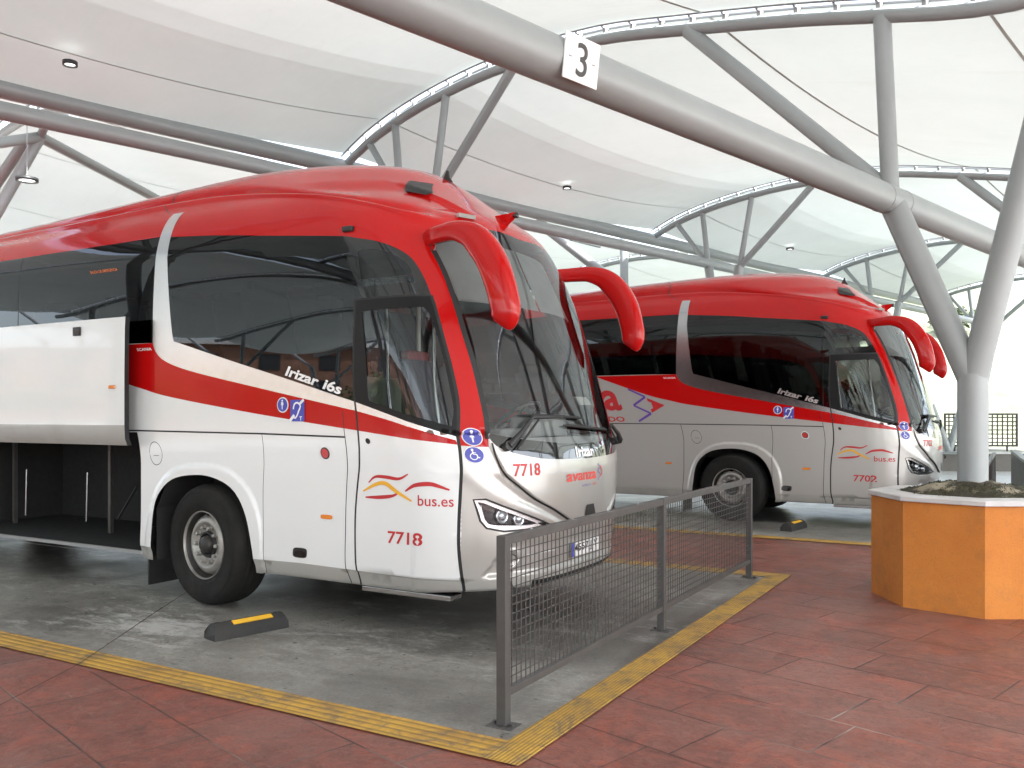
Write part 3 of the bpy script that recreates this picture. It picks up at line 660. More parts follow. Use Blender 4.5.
        for o_ in (-.03,-.015,0,.015,.03,.06): openl([(float(np.interp(b,[3.2,3.4,3.65,3.8,4.2],[.5,.5,.53,.7,1.0]))+o_,b) for b in np.arange(3.16,3.6,.03)])
        tv=np.gradient(smooth_pl(VL,.03),axis=0); tv/=np.linalg.norm(tv,axis=1)[:,None]; nv_=np.c_[tv[:,1],-tv[:,0]]
        for o_ in (-.10,-.08,-.06,-.045,-.03,-.02,-.01,.01,.02,.03,.045,.06,.08,.10,.13,.16,.20): openl(smooth_pl(VL,.03)+nv_*o_)
        gp=[]
        for a0,a1,da,b0,b1,db in ((0,1.75,.03,.33,1.5,.03),(0,2.0,.07,1.5,3.1,.09),(0,2.2,.05,3.1,4.74,.05),(1.75,5.6,.10,.33,1.5,.07),(2.0,SE,.30,1.5,3.1,.12),(2.2,SE,.22,3.1,4.74,.045),(5.6,SE,.3,.33,1.5,.14)):
            for a in np.arange(a0,a1,da):
                for b in np.arange(b0,b1,db): gp.append((a+da*.5,min(b+db*.5,4.73)))
        gp=np.array(gp); gp=gp[gp[:,0]<SE]; e_=gp[:,1]-TR(gp[:,0]); gp=gp[~((gp[:,0]>.72)&(e_>-.12)&(e_<.24))]
        r0=[]
        for s_c in (s.s0,s.s1):
            for rr in np.arange(1.04,1.3,.045):
                for q in np.linspace(0,math.pi,60):
                    c,si=math.cos(q),math.sin(q); r_=(abs(c)**2.6+abs(si)**2.6)**(-1/2.6); r0.append((s_c+.635*rr*r_*c,.4+.71*rr*r_*si))
        for off in (-.03,-.016,0.012,.03,-.05): 
            for q in smooth_pl(VL,.03): r0.append((q[0]+off*.6-.0,q[1]-off))
        allp=np.r_[gp,np.array(r0)]; allp=allp[(allp[:,0]>.012)&(allp[:,0]<SE-.01)&(allp[:,1]>.345)&(allp[:,1]<4.735)]
        V=V+list(allp)
        res=geometry.delaunay_2d_cdt([Vector((float(a),float(b))) for a,b in V],E,[],0,1e-5)
        v2=np.array([(p[0],p[1]) for p in res[0]]); tri=np.array([f for f in res[2]],int)
        cen=v2[tri].mean(1)
        cls=np.full(len(tri),'paint',dtype=object); cls[cen[:,1]>4.74]='none'
        H={k:pip(cen,G[k]) for k in keys}
        def setc(m,c): cls[m]=c
        cls[(cls=='paint')&(cen[:,0]<1.30)]='fpaint'; setc(H['sillz'],'sill'); setc(H['pillar']|(cen[:,1]>3.24),'red'); 
        setc(H['belt'],'red'); setc(H['rearglass'],'rearglass'); 
        up=cen[:,1]>1.3
        setc(H['black'],'black'); 
        s_front=H['black']
        setc(H['chrome'],'chrome')
        if not far:
            d=H['door']&(cen[:,1]<2.51)
            m=d&(cls=='paint'); cls[m]='door_paint'; m=d&(cls=='sill'); cls[m]='door_sill'; m=d&(cls=='red'); cls[m]='door_red'; m=d&(cls=='chrome'); cls[m]='door_chrome'; m=d&(cls=='black'); cls[m]='door_black'
            setc(H['dframe']&d,'door_black'); setc(H['dwin'],'dwin'); setc(H['transom']&~d,'transom')
            m=(cls=='black')&(cen[:,0]>1.60+.12*(2.9-cen[:,1])); cls[m]='sideglass'
        else:
            setc(H['transom'],'transom'); m=(cls=='black')&(cen[:,0]>1.3); cls[m]='sideglass'
        for i in range(len(s.dividers)): setc(H['div%d'%i],'gapm')
        setc(H['ws'],'ws'); setc(H['wsband'],'gapm'); setc(H['mask'],'mask')
        setc(H['vgap'],'gapm'); setc(H['hl0'],'gapm'); setc(H['hl1'],'hlchrome'); setc(H['hl2'],'hlcover')
        setc(H['bodyline']&~H['sillz'],'gapm'); setc(H['pan1'],'gapm')
        if not far:
            m=H['flap']&np.isin(cls,['paint','sill']); cls[m&(cls=='paint')]='flap_paint'; cls[m&(cls=='sill')]='flap_sill'
            setc(H['pan2']&(cen[:,1]<1.75),'gapm'); 
        for i in range(3):
            m=H['lug%d'%i]; 
            if s.open and not far and i<2: cls[m]='none'
            elif not far: cls[m&(cls=='paint')]='lug%d_paint'%i; cls[m&(cls=='sill')]='lug%d_sill'%i
        if not(s.open and not far): setc(H['lugline0'],'gapm')
        for i in (2,3): setc(H['lugline%d'%i],'gapm')
        if not (s.open and not far): setc(H['lugline1'],'gapm')
        if not far:
            setc(H['fuel'],'gapm')
            for k in ('gapL','gapR','gapT'): setc(H[k],'gapm')
        setc(H['grille'],'gapm'); setc(H['roofgap'],'gapm'); setc(H['arch1']|H['arch2'],'none')
        p3=s.P(v2[:,0]*sg,v2[:,1]); nr=s.Nrm(v2[:,0]*sg,v2[:,1])
        # orientation
        t0=tri; fn=np.cross(p3[t0[:,1]]-p3[t0[:,0]],p3[t0[:,2]]-p3[t0[:,0]]); flip=(fn*nr[t0].mean(1)).sum(1)<0
        tri[flip]=tri[flip][:,::-1]
        s.data=(p3,nr,tri,cls,v2); return s.data
def part_from(datas,classes,name,mats,parent,off=0.0,**tags):
    """one mesh from all triangles of the given classes; classes: {class: material index}"""
    vs=[];ns=[];fs=[];mi=[];o=0
    for p3,nr,tri,cls,v2 in datas:
        m=np.isin(cls,list(classes)); tt=tri[m]; cc=cls[m]
        if not len(tt): continue
        u,inv=np.unique(tt.ravel(),return_inverse=True); inv=inv.reshape(-1,3)
        vs.append(p3[u]+nr[u]*off); ns.append(nr[u]); fs.append(inv+o); mi+= [classes[c] for c in cc]; o+=len(u)
    if not vs: return None
    vs=np.concatenate(vs); ns=np.concatenate(ns); fs=np.concatenate(fs)
    me=bpy.data.meshes.new(name); me.from_pydata(vs.tolist(),[],fs.tolist())
    for m in mats: me.materials.append(M[m])
    me.polygons.foreach_set('material_index',mi); me.polygons.foreach_set('use_smooth',[True]*len(fs))
    me.normals_split_custom_set_from_vertices(ns.tolist())
    # weld along the centreline seam
    ob=bpy.data.objects.new(name,me); COL.objects.link(ob); ob.parent=parent
    for k,v in tags.items(): ob[k]=v
    return ob
def decal(coach,parent,name,mats,items,off=.004,ref=None):
    """items: list of (verts2d (S,T), faces, material index) laid on the body surface"""
    vs=[];ns=[];fs=[];mi=[];o=0
    for v2,f,k in items:
        v2=np.array(v2,float)
        if ref: v2[:,0]+=xc_of(v2[:,1])-xc_of(ref)
        p=coach.P(v2[:,0],v2[:,1]); n=coach.Nrm(v2[:,0],v2[:,1]); vs.append(p+n*(off+.003*k)); ns.append(n)
        a=np.array([vs[-1][f[0][0]],vs[-1][f[0][1]],vs[-1][f[0][2]]]); 
        fl=np.dot(np.cross(a[1]-a[0],a[2]-a[0]),n[f[0][0]])<0
        for q in f: fs.append([i+o for i in (q[::-1] if fl else q)]); mi.append(k)
        o+=len(v2)
    vs=np.concatenate(vs); ns=np.concatenate(ns); me=bpy.data.meshes.new(name); me.from_pydata(vs.tolist(),[],fs)
    for m in mats: me.materials.append(M[m])
    me.polygons.foreach_set('material_index',mi); me.polygons.foreach_set('use_smooth',[True]*len(fs)); me.normals_split_custom_set_from_vertices(ns.tolist())
    ob=bpy.data.objects.new(name,me); COL.objects.link(ob); ob.parent=parent; return ob
def txt(body,S,T,h,k=0,bold=.0,shear=0,wd=None,ang=0,sp=1.0,ref='7'):
    """text whose lower left corner is at (S,T); h cap height, wd total width"""
    vs,fs=textmesh(body,1,bold,shear,sp); vs=vs.copy()
    vs*=h/ (vs[:,1].max() if ref is None else .73+2*bold)
    if wd: vs[:,0]*=wd/vs[:,0].max()
    c,s_=math.cos(ang),math.sin(ang); x=vs[:,0]*c-vs[:,1]*s_; y=vs[:,0]*s_+vs[:,1]*c
    return (np.c_[S-x,T+y],fs,k)
def disc(S,T,r,k=0,n=28,ry=None):
    ry=ry or r; p=[(S+r*f*math.cos(q),T+ry*f*math.sin(q)) for f in (1,.75,.5,.25) for q in np.linspace(0,2*math.pi,n+1)[:-1]]
    return (p+[(S,T)],[(j*n+i,j*n+(i+1)%n,(j+1)*n+(i+1)%n) for j in range(3) for i in range(n)]+[(j*n+i,(j+1)*n+(i+1)%n,(j+1)*n+i) for j in range(3) for i in range(n)]+[(3*n+i,3*n+(i+1)%n,4*n) for i in range(n)],k)
def poly2(pts,k=0):
    v=[Vector((a,b,0)) for a,b in pts]; t=geometry.tessellate_polygon([v]); return (pts,[list(f) for f in t],k)
def ribbon(pts,w,k=0,taper=True):
    p=smooth_pl(pts,.02); t=np.gradient(p,axis=0); t/=np.linalg.norm(t,axis=1)[:,None]; n=np.c_[-t[:,1],t[:,0]]
    m=len(p); ww=np.array([w*(np.sin(math.pi*(.12+.76*i/(m-1))) if taper else 1) for i in range(m)])[:,None]/2
    a=p+n*ww; b=p-n*ww; v=np.r_[a,b]; return (v.tolist(),[(i,i+1,m+i+1,m+i) for i in range(m-1)],k)
def qpatch(q,k=0,n=8):
    a,b,c_,d=[np.array(p,float) for p in q]; v=[]
    for i in range(n+1):
        for j in range(n+1):
            u_,w_=i/n,j/n; v.append((a*(1-u_)+b*u_)*(1-w_)+(d*(1-u_)+c_*u_)*w_)
    return (v,[(i*(n+1)+j,(i+1)*(n+1)+j,(i+1)*(n+1)+j+1,i*(n+1)+j+1) for i in range(n) for j in range(n)],k)
def pedestrian(S,T,h,k):
    out=[disc(S,T+h*.40,h*.10,k,12)]
    out.append(poly2([(S+.13*h,T+h*.27),(S-.13*h,T+h*.27),(S-.16*h,T-.02*h),(S-.09*h,T-.02*h),(S-.07*h,T+h*.12),(S-.05*h,T-h*.42),(S-.005*h,T-h*.42),(S,T-h*.1),(S+.005*h,T-h*.42),(S+.05*h,T-h*.42),(S+.07*h,T+h*.12),(S+.09*h,T-.02*h),(S+.16*h,T-.02*h)],k))
    return out
def wheelchair(S,T,h,k):
    out=[disc(S+.10*h,T+.36*h,.085*h,k,12)]
    out.append(ribbon([(S+.10*h,T+.26*h),(S+.07*h,T+.05*h),(S-.13*h,T+.02*h),(S-.2*h,T-.2*h),(S-.32*h,T-.2*h)],.075*h,k,False))
    out.append(ribbon([(S+.12*h,T+.10*h),(S+.25*h,T-.02*h),(S+.24*h,T-.25*h),(S+.05*h,T-.37*h),(S-.13*h,T-.27*h),(S-.16*h,T-.15*h)],.06*h,k,False))
    out.append(ribbon([(S+.09*h,T+.17*h),(S-.10*h,T+.14*h)],.055*h,k,False)); return out
def make_wheel(parent,x,y,rz,dual=False,name='wheel'):
    e=bpy.data.objects.new(name,None); COL.objects.link(e); e.parent=parent; e.location=(x,y,.52); e.rotation_euler=(0,0,rz if y<0 else rz+math.pi); e.empty_display_size=.2
    m=MB()   # outer face towards -y
    pf=[(.287,.012),(.292,-.004),(.305,-.012),(.33,-.022),(.37,-.031),(.42,-.034),(.46,-.030),(.487,-.018),(.503,.004),(.512,.03)]
    pr=list(pf)
    for gy in (.07,.125,.18,.235): pr+=[(.518,gy-.009),(.519,gy-.006),(.507,gy-.005),(.507,gy+.005),(.519,gy+.006)]
    pr+=[(.512,.275),(.50,.30),(.45,.315),(.36,.31),(.29,.29)]
    m.lathe(pr,'y',n=96)
    for rr in (.335,.345,.455): m.lathe([(rr-.002,-.0235 if rr<.4 else -.032),(rr,-.0265 if rr<.4 else -.035),(rr+.002,-.0245 if rr<.4 else -.031)],'y',n=72)
    m.build('tyre','tyre',e)
    m=MB()   # rim: bright lip, dished well, disc with hand holes
    m.lathe([(.290,.0),(.292,-.010),(.288,-.014),(.284,-.010),(.282,.01)],'y',n=72); m.lathe([(.282,.01),(.272,.03),(.262,.10),(.24,.10)],'y',n=72,mi=2)
    a=[(.266,.10),(.262,.070),(.246,.040),(.222,.020),(.200,.012),(.186,.018),(.178,.042),(.12,.05),(.11,.05)] if not dual else [(.262,.02),(.25,.10),(.2,.13),(.15,.14),(.11,.14)]
    m.lathe(a,'y',n=72,mi=0)
    n=10
    for i in range(n):
        q=2*math.pi*(i+.5)/n; cx,cz=math.cos(q),math.sin(q)
        # hand hole: dark oval set into the shoulder of the disc
        c=Vector((.2545*cx,.053,.2545*cz)); t=Vector((-cz,0,cx)); nn=Vector((.75*cx,-.66,.75*cz)).normalized(); b=nn.cross(t)
        vs=[c+nn*.003+t*.029*math.cos(k)+b*.0165*math.sin(k) for k in np.linspace(0,2*math.pi,19)[:-1]]; m.add(vs,[tuple(range(18))],1)
    for i in range(10):
        q=2*math.pi*i/10; cx,cz=.148*math.cos(q),.148*math.sin(q)
        m.lathe([(.0,-.0),(.013,.0),(.0165,.006),(.0165,.03),(.022,.034),(.022,.062)],'y',c=(cx,.0,cz),n=8,mi=0,smooth=False)
    m.lathe([(.118,.062),(.112,.03),(.100,.022),(.09,.030),(.085,.05)],'y',n=36,mi=1); m.lathe([(.085,.05),(.072,.005),(.06,-.008),(.0,-.010)],'y',n=30,mi=2)
    m.build('rim',['rim','gap','rimdark'],e)
    return e
def build_coach(name_label,loc,number,axle,shift,bay_open,paint,extra):
    t=thing('coach',name_label,'coach',loc,0,'red and silver coaches parked in the bays')
    c=Coach(axle,shift,bay_open); dn=c.build(t,paint); df=c.build(t,paint,True)
    P_=paint
    part_from([dn,df],{'paint':0,'sill':1,'red':2,'gapm':3,'chrome':4,'black':5,'fpaint':6},'body',[P_,'sill','red','gap','chrome' if not shift else 'chrome2','blk','silver' if not shift else P_],t)
    part_from([dn,df],{'ws':0},'windscreen',['glass_ws'],t)
    part_from([dn,df],{'mask':0},'windscreen_band',['mask'],t)
    d=part_from([dn],{'door_paint':0,'door_sill':1,'door_red':2,'door_chrome':3,'door_black':4},'door',[P_,'sill','red','chrome' if not shift else 'chrome2','frameblk'],t,.002)
    part_from([dn],{'dwin':0},'door_window',['glass_door'],d,-.004)
    part_from([dn],{'transom':0},'transom_window',['glass_door'],t,-.003)
    part_from([df],{'transom':0},'transom_window',['glass_door'],t,-.003)
    part_from([dn],{'flap_paint':0,'flap_sill':1},'service_flap',[P_,'sill'],t,.0015)
    for dd,nm in ((dn,'near'),(df,'far')):
        part_from([dd],{'sideglass':0},'side_window',['glass_dark'],t)
        p3,nr,tri,cls,v2=dd; cx=p3[tri].mean(1)[:,0]; cl=cls.copy(); edges=[0]+c.dividers+[-99]
        for i in range(len(edges)-1):
            k=cls.copy(); k[(cls=='rearglass')&(cx<=edges[i])&(cx>edges[i+1])]='rg'; part_from([(p3,nr,tri,k,v2)],{'rg':0},'side_window',['glass_dark'],t)
    for i in range(3):
        lp='lug%d'%i
        part_from([dn],{lp+'_paint':0,lp+'_sill':1},'luggage_door',[P_,'sill'],t,.0015)
    # ---- headlights
    for dd,sg in ((dn,1),(df,-1)):
        e=part_from([dd],{'hlchrome':0},'headlight',['chrome'],t,-.004)
        part_from([dd],{'hlcover':0},'reflector_bowl',['blk'],e,-.055)
        part_from([dd],{'hlcover':0},'lens_cover',['glass_clear'],e,.0)
        for (S,T,r) in ((1.045,.90,.056),(.925,.868,.050)):
            p=c.P([S*sg],[T])[0]; n=Vector(c.Nrm([S*sg],[T])[0]); f=Vector((1,.35*-sg,0)).normalized()
            m=MB(); m.lathe([(r,-.055),(r,-.012),(r*.86,-.004),(r*.86,-.02),(r*.8,-.02)],'x',n=24,mi=0); m.lathe([(r*.8,-.022),(r*.72,-.008),(r*.5,.004),(r*.25,.009),(0,.0105)],'x',n=24,mi=1)
            o=m.build('projector_lamp',['chrome','glassball'],e); o.location=Vector(p)-n*.022; o.rotation_euler=(0,0,-.35*sg)
        # small bright strip of daytime light
        decal(c,e,'chrome_trim',['chrome'],[ribbon([(sg*1.19,.985),(sg*1.175,.90),(sg*1.14,.845),(sg*1.0,.825),(sg*.80,.82)],.010,0,True)],-.006)
    # ---- fog lamps and bumper details
    for sg in (1,-1):
        decal(c,t,'fog_lamp',['chrome2','glassball'],[disc(sg*.99,.575,.05,0),disc(sg*.99,.575,.037,1)],.004)
        decal(c,t,'bumper_trim',[P_],[ribbon([(sg*.88,.60),(sg*.62,.605),(sg*.55,.60)],.010,0)],.010)
    if True:
        g=MB()
        for i in range(26):
            S=-.76+i*.06; a=c.P([S],[.30])[0]; b=c.P([S],[.385])[0]; g.tube([Vector(a)+Vector((.004,0,0)),Vector(b)+Vector((.004,0,0))],.006,5)
        g.build('lower_grille','blkplastic',t)
    decal(c,t,'towing_cover',['blkplastic'],[poly2([(.145,.80),(.085,.915),(-.085,.915),(-.145,.80)])],.004)
    # ---- number plate
    pc=c.P([0.02],[.575])[0]; m=MB(); m.box((-.004,-.262,-.057),(.008,.262,.057),0,.002); m.box((.0083,-.262,-.055),(.0093,-.222,.055),1)
    vs,fs=textmesh(extra['plate'],1,.01); vs=vs.copy(); vs[:,0]*=.43/vs[:,0].max(); vs[:,1]*=.078/vs[:,1].max()
    m.add([(.0098,-.212+p[0],-.039+p[1]) for p in vs],fs,2)
    o=m.build('number_plate',['plate','blue','txtblack'],t); o.location=(pc[0]+.012,0,.575)
    # plate writing must read from the front: flip so that +y is to the right when seen from +x
    # ---- lettering
    dx=0
    decal(c,t,'fleet_number',['txtred'],[txt(number,1.84,.685,.095,0,.018,0,.30)])
    decal(c,t,'fleet_number',['txtred'],[txt(number,.995,1.185,.095,0,.018,0,.21)])
    decal(c,t,'side_logo',['txtred','txtyel'],[
        ribbon([(2.02,1.125),(1.96,1.17),(1.86,1.172),(1.74,1.163),(1.655,1.20)],.026,0),
        ribbon([(2.05,1.015),(1.92,1.02),(1.80,1.035),(1.74,1.06)],.028,0),
        ribbon([(1.68,1.075),(1.60,1.12),(1.50,1.135),(1.44,1.12),(1.375,1.095)],.032,0),
        ribbon([(2.07,1.06),(1.95,1.115),(1.86,1.125),(1.76,1.07),(1.62,1.005)],.030,1)])
    decal(c,t,'side_lettering',['txtred'],[txt('bus.es',1.575,.975,.082,0,.006,0,.225)])
    # front name with its small arrow mark
    y0=-.37
    fr=[txt('avanza',.47,1.115,.092,0,.022,0,.62)]
    decal(c,t,'front_lettering',['txtredfade','txtpurple'],fr+[ribbon([(-.18,1.235),(-.235,1.205),(-.18,1.175),(-.235,1.145),(-.18,1.10)],.008,1,False),ribbon([(-.245,1.215),(-.305,1.165),(-.245,1.125)],.012,0,False),txt('ADO',.0-.06,1.065,.02,0,.01,0,.09),txt('INTERCITY',.19,1.065,.016,1,.0,0,.20)])
    decal(c,t,'band_lettering',['txtwhite'],[txt('Irizar',.27,1.300,.085,0,.03,0,.40)])
    # model name along the lower glass edge
    a=np.array(extra['side_at']); an=extra.get('side_ang',-.28)
    decal(c,t,'model_lettering',['txtwhite' if not shift else 'txtsilver'],[txt('Irizar',a[0],a[1],.085,0,.03,.15,.36,an),txt(extra['model'],a[0]-.41*math.cos(an),a[1]+.41*math.sin(an),.085,0,.03,.15,.19,an)],.006,a[1]-.05)
    # stickers
    st=[disc(1.205,1.475,.062,0),disc(1.205,1.475,.056,1)]+pedestrian(1.205,1.475,.09,2)
    decal(c,t,'information_sticker',['txtwhite','blue','txtwhite'],st,.004)
    st=[disc(1.215,1.348,.062,0),disc(1.215,1.348,.056,1)]+wheelchair(1.215,1.348,.098,2)
    decal(c,t,'information_sticker',['txtwhite','blue','txtwhite'],st,.004)
    q=extra['stk']
    decal(c,t,'information_sticker',['txtwhite','blue','txtwhite'],[disc(q[0],q[1],.062,0),disc(q[0],q[1],.053,1)]+pedestrian(q[0],q[1],.085,2),.004,q[1])
    S,T=q[0]-.16,q[1]-.045
    decal(c,t,'information_sticker',['txtwhite','blue','txtwhite'],[poly2([(S+.075,T-.085),(S-.075,T-.085),(S-.075,T+.085),(S+.075,T+.085)],1),
        ribbon([(S+.04,T+.01),(S+.03,T+.05),(S-.005,T+.062),(S-.035,T+.035),(S-.015,T-.005),(S-.005,T-.03),(S+.02,T-.06),(S+.045,T-.045)],.014,2,False),
        ribbon([(S+.075,T-.08),(S+.03,T-.035)],.024,2,False),ribbon([(S-.03,T+.055),(S-.07,T+.085)],.022,2,False),txt('T',S-.025,T-.078,.034,2,.02)],.004,q[1])
    # side markers, lock, reflector, handle
    fs_=extra['flapx']
    def lozenge(S,T,w_,h_,k): return poly2([(S+w_*.5*math.copysign(abs(math.cos(q_))**.5,math.cos(q_)),T+h_*.5*math.copysign(abs(math.sin(q_))**.5,math.sin(q_))) for q_ in np.linspace(0,2*math.pi,21)[:-1]],k)
    decal(c,t,'side_marker',['orange'],[lozenge(fs_-.0,.845,.12,.034,0)],.010)
    if not bay_open:
        decal(c,t,'side_marker',['orange'],[lozenge(c.bay0+.25,.87,.11,.03,0)],.010)
    decal(c,t,'red_locator',['txtwhite','txtblack','redlens'],[disc(fs_,1.335,.058,0),disc(fs_,1.335,.046,1),disc(fs_,1.335,.036,2)],.004)
    decal(c,t,'flap_handle',['txtblack','blk'],[lozenge(fs_+.27,.545,.15,.08,0),lozenge(fs_+.27,.535,.11,.05,1)],.004)
    decal(c,t,'door_lock',['gap'],[disc(1.985,1.435,.022,0,14)],.006)
    decal(c,t,'chassis_label',['txtwhite'],[txt('SCANIA',4.36,2.205,.026,0,.02,0,.20)],.004)
    decal(c,t,'maker_label',['txtblack'],[txt('—',c.s0+.615,1.27,.05,0)],.006)
    m=MB(); p=c.P([1.5],[3.05])[0]; m.box((p[0]-.05,p[1]-.03,p[2]-.022),(p[0]+.05,p[1]+.02,p[2]+.022),0,.012); m.build('camera_eye','blkplastic',t)
    # ---- roof fittings
    decal(c,t,'roof_vent',['blkplastic'],[qpatch([(.615,3.53),(.43,3.68),(.30,3.66),(.49,3.48)])],.016)
    pp=c.P([.62],[3.19])[0]; m=MB(); m.obox((pp[0]+.0,pp[1],pp[2]+.005),(.035,-.02,0),(.03,.075,0),(0,0,.016)); m.build('marker_light','glassball2',t)
    for (x,y,hh) in ((-1.60,-.10,.055),(-1.40,-.02,.06)):
        z=3.80 if x<-1.6 else 3.72; m=MB(); m.prism([(x-.06,y-.008,z-.03),(x+.05,y-.008,z-.05),(x+.012,y-.008,z+.0),(x+.0,y-.008,z+hh),(x-.012,y-.008,z+hh)],(0,.016,0)); fixn(m.build('roof_antenna','blkplastic',t))
    # forward camera pod on the brow
    p=Vector(c.P([.02],[3.30])[0]); m=MB(); a=p+Vector((-.12,0,-.05))
    tip=p+Vector((.13,0,.03))
    m.add([a+Vector((0,-.08,.07)),a+Vector((0,.08,.07)),a+Vector((.07,.0,-.07)),tip+Vector((0,-.03,.02)),tip+Vector((0,.03,.02)),tip+Vector((-.02,0,-.035))],[(0,1,2),(3,5,4),(0,3,4,1),(1,4,5,2),(2,5,3,0)])
    o=fixn(m.build('brow_camera','red',t)); m=MB(); m.lathe([(.026,-.02),(.026,.012),(.018,.018),(0,.02)],'x',n=16); o2=m.build('lens','blk',t); o2.location=tip
    # ---- mirrors
    cp=np.array([(-.96,0,2.93),(-.83,0,2.955),(-.63,0,2.96),(-.46,0,2.92),(-.325,0,2.81),(-.22,0,2.64),(-.165,0,2.47),(-.145,0,2.36),(-.165,0,2.285),(-.18,0,2.262)])
    wy=np.array([-.96,-1.06,-1.12,-1.15,-1.165,-1.17,-1.165,-1.16,-1.16,-1.16]); 
    hw=np.array([.066,.066,.072,.093,.115,.116,.112,.110,.100,.078]); hd=np.array([.065,.055,.055,.06,.068,.075,.075,.07,.055,.032])
    for sg in (1,-1):
        m=MB(); K=60; tt=np.linspace(0,len(cp)-1,K); X_=pchip(tt,np.arange(len(cp)),cp[:,0]); Z_=pchip(tt,np.arange(len(cp)),cp[:,2]); Y_=pchip(tt,np.arange(len(cp)),wy); HW=pchip(tt,np.arange(len(cp)),hw); HD=pchip(tt,np.arange(len(cp)),hd)
        n=24; vs=[]
        for i in range(K):
            j0,j1=max(i-1,0),min(i+1,K-1); tx,tz=X_[j1]-X_[j0],Z_[j1]-Z_[j0]; l=math.hypot(tx,tz); nx,nz=-tz/l,tx/l     # outward normal in plane
            for q in np.linspace(0,2*math.pi,n+1)[:-1]:
                cq,sq=math.cos(q),math.sin(q); e=.62; ca=math.copysign(abs(cq)**e,cq); sa=math.copysign(abs(sq)**e,sq)
                k_=HW[i]*ca*(1 if ca>0 else .9); vs.append((X_[i]+nx*-k_*-1,(Y_[i]+HD[i]*sa*(-1))*sg,Z_[i]+nz*k_))
        fs=[(i*n+j,i*n+(j+1)%n,(i+1)*n+(j+1)%n,(i+1)*n+j) for i in range(K-1) for j in range(n)]
        m.add(vs,fs,0,True); m.add(vs[-n:],[tuple(range(n))]); m.add(vs[:n],[tuple(range(n))]); mo=fixn(m.build('mirror','red',t))
        # mirror glass in a black frame on the rear side of the drop
        m=MB(); ax=Vector((.13,0,-.40)).normalized(); c0=Vector((-.235,-1.165*sg,2.47)); bx=Vector((0,1,0)); nn=ax.cross(bx).normalized()
        if nn.x>0: nn=-nn
        m.obox(c0,ax*.115,bx*.05,nn*.010,0); m.obox(c0+nn*.011,ax*.105,bx*.044,nn*.003,1); m.build('mirror_glass',['blkplastic','chrome'],mo)
        m=MB(); ys=-1.0*sg; m.tube([(-.845,-1.055*sg,2.845),(-.835,-1.075*sg,2.99)],.004,6); m.build('arm_joint','gap',mo)
    # ---- wipers
    def on(S,T,o=.03):
        return Vector(c.P([S],[T])[0])+Vector(c.Nrm([S],[T])[0])*o
    for piv,elb,b0,b1 in (((1.02,1.40),(.80,1.60),(.86,1.625),(.02,1.60)),((-.88,1.40),(-.62,1.53),(.42,1.545),(-.55,1.50))):
        m=MB(); m.tube([on(*piv,.0),on(*piv,.06)],.035,14); m.tube([on(*piv,.05),on((piv[0]*.6+elb[0]*.4),(piv[1]*.6+elb[1]*.4),.06),on(*elb,.055)],[.028,.02,.014],8)
        m.tube([on(piv[0]-.06*(1 if piv[0]>0 else -1),piv[1]-.02,.03),on(elb[0]-.05*(1 if piv[0]>0 else -1),elb[1]-.02,.05)],.009,6)
        k=[on(elb[0]+(b1[0]-elb[0])*q,elb[1]+(( b1[1]-elb[1])*q),.05) for q in (0,.15,.3,.45)]; m.tube(k,[.016,.014,.01,.008],8)
        m.build('wiper_arm','blkplastic',t)
        m=MB(); kk=[on(b0[0]+(b1[0]-b0[0])*q,b0[1]+(b1[1]-b0[1])*q+.0,.022) for q in np.linspace(0,1,14)]; m.tube(kk,[.006]+[.013]*12+[.005],6); m.build('wiper_blade','gap',t)
    # ---- chassis, wheel wells, wheels
    ax1=axle; ax2=-9.0; xr=c.xr
    m=MB(); m.box((xr+.1,-.72,.48),(-7.6 if bay_open else -.9,.72,.95)); m.box((axle-.7,-.72,.48),(-.9,.72,.95)); m.box((ax1+.75,-1.15,.40),(-.75,1.15,.46)); 
    m.box((ax2+.8,-1.15 if not bay_open else .25,.37),(ax1-.85,1.15,.45)); m.box((xr+.1,-1.1,.42),(ax2-.8,1.1,.5)); m.box((-.75,-.9,.36),(-.25,.9,.42)); m.build('underframe','gap',t)
    for ax in (ax1,ax2):
        for sg in (1,-1):
            m=MB(); k=[(ax-.66,.34),(ax-.66,.8),(ax-.5,1.08),(ax-.2,1.2),(ax+.2,1.2),(ax+.5,1.08),(ax+.66,.8),(ax+.66,.34)]
            vs=[(x,-1.235*sg,z) for x,z in k]+[(x,-.70*sg,z) for x,z in k]; n=len(k); m.add(vs,[(i,i+1,n+i+1,n+i) for i in range(n-1)]+[tuple(range(n,2*n))]); m.build('wheel_well','dark',t)
            w_=make_wheel(t,ax-.03,-1.25*sg,R(-7) if ax==ax1 else 0)
        m=MB(); m.tube([(ax,-.95,.52),(ax,.95,.52)],.08,12); m.build('axle_beam','gap',t)
    for sg in (1,-1):
        m=MB(); m.box((axle-.80,-1.22*sg,.10),(axle-.785,-.82*sg,.62)); m.build('mud_flap','blkplastic',t)
    m=MB(); m.box((-1.36,-1.235,.300),(-.56,-1.08,.338),0,.006); m.build('door_step','chrome2',t)
    # tail panel
    m=MB(); tl=np.linspace(.33,4.74,40); L_=[SURF(np.array([CS+float(xc_of(q))-xr]),np.array([q])) for q in tl]; a=[(xr,float(q[1][0]),float(q[2][0])) for q in L_]; b=[(xr,-float(q[1][0]),float(q[2][0])) for q in L_]
    m.add(a+b,[(i,i+1,40+i+1,40+i) for i in range(39)],0); m.box((xr-.004,-1.0,2.1),(xr-.002,1.0,3.0),1); m.build('tail_panel',[P_,'blk'],t)
    # ---- interior
    m=MB(); m.box((xr+.2,-1.2,1.45),(-1.75,1.2,1.5)); m.box((-1.75,-1.12,.85),(-.75,1.12,.9)); m.box((-1.78,.0,.9),(-1.75,1.2,1.46)); m.build('cabin_floor','dark',t)
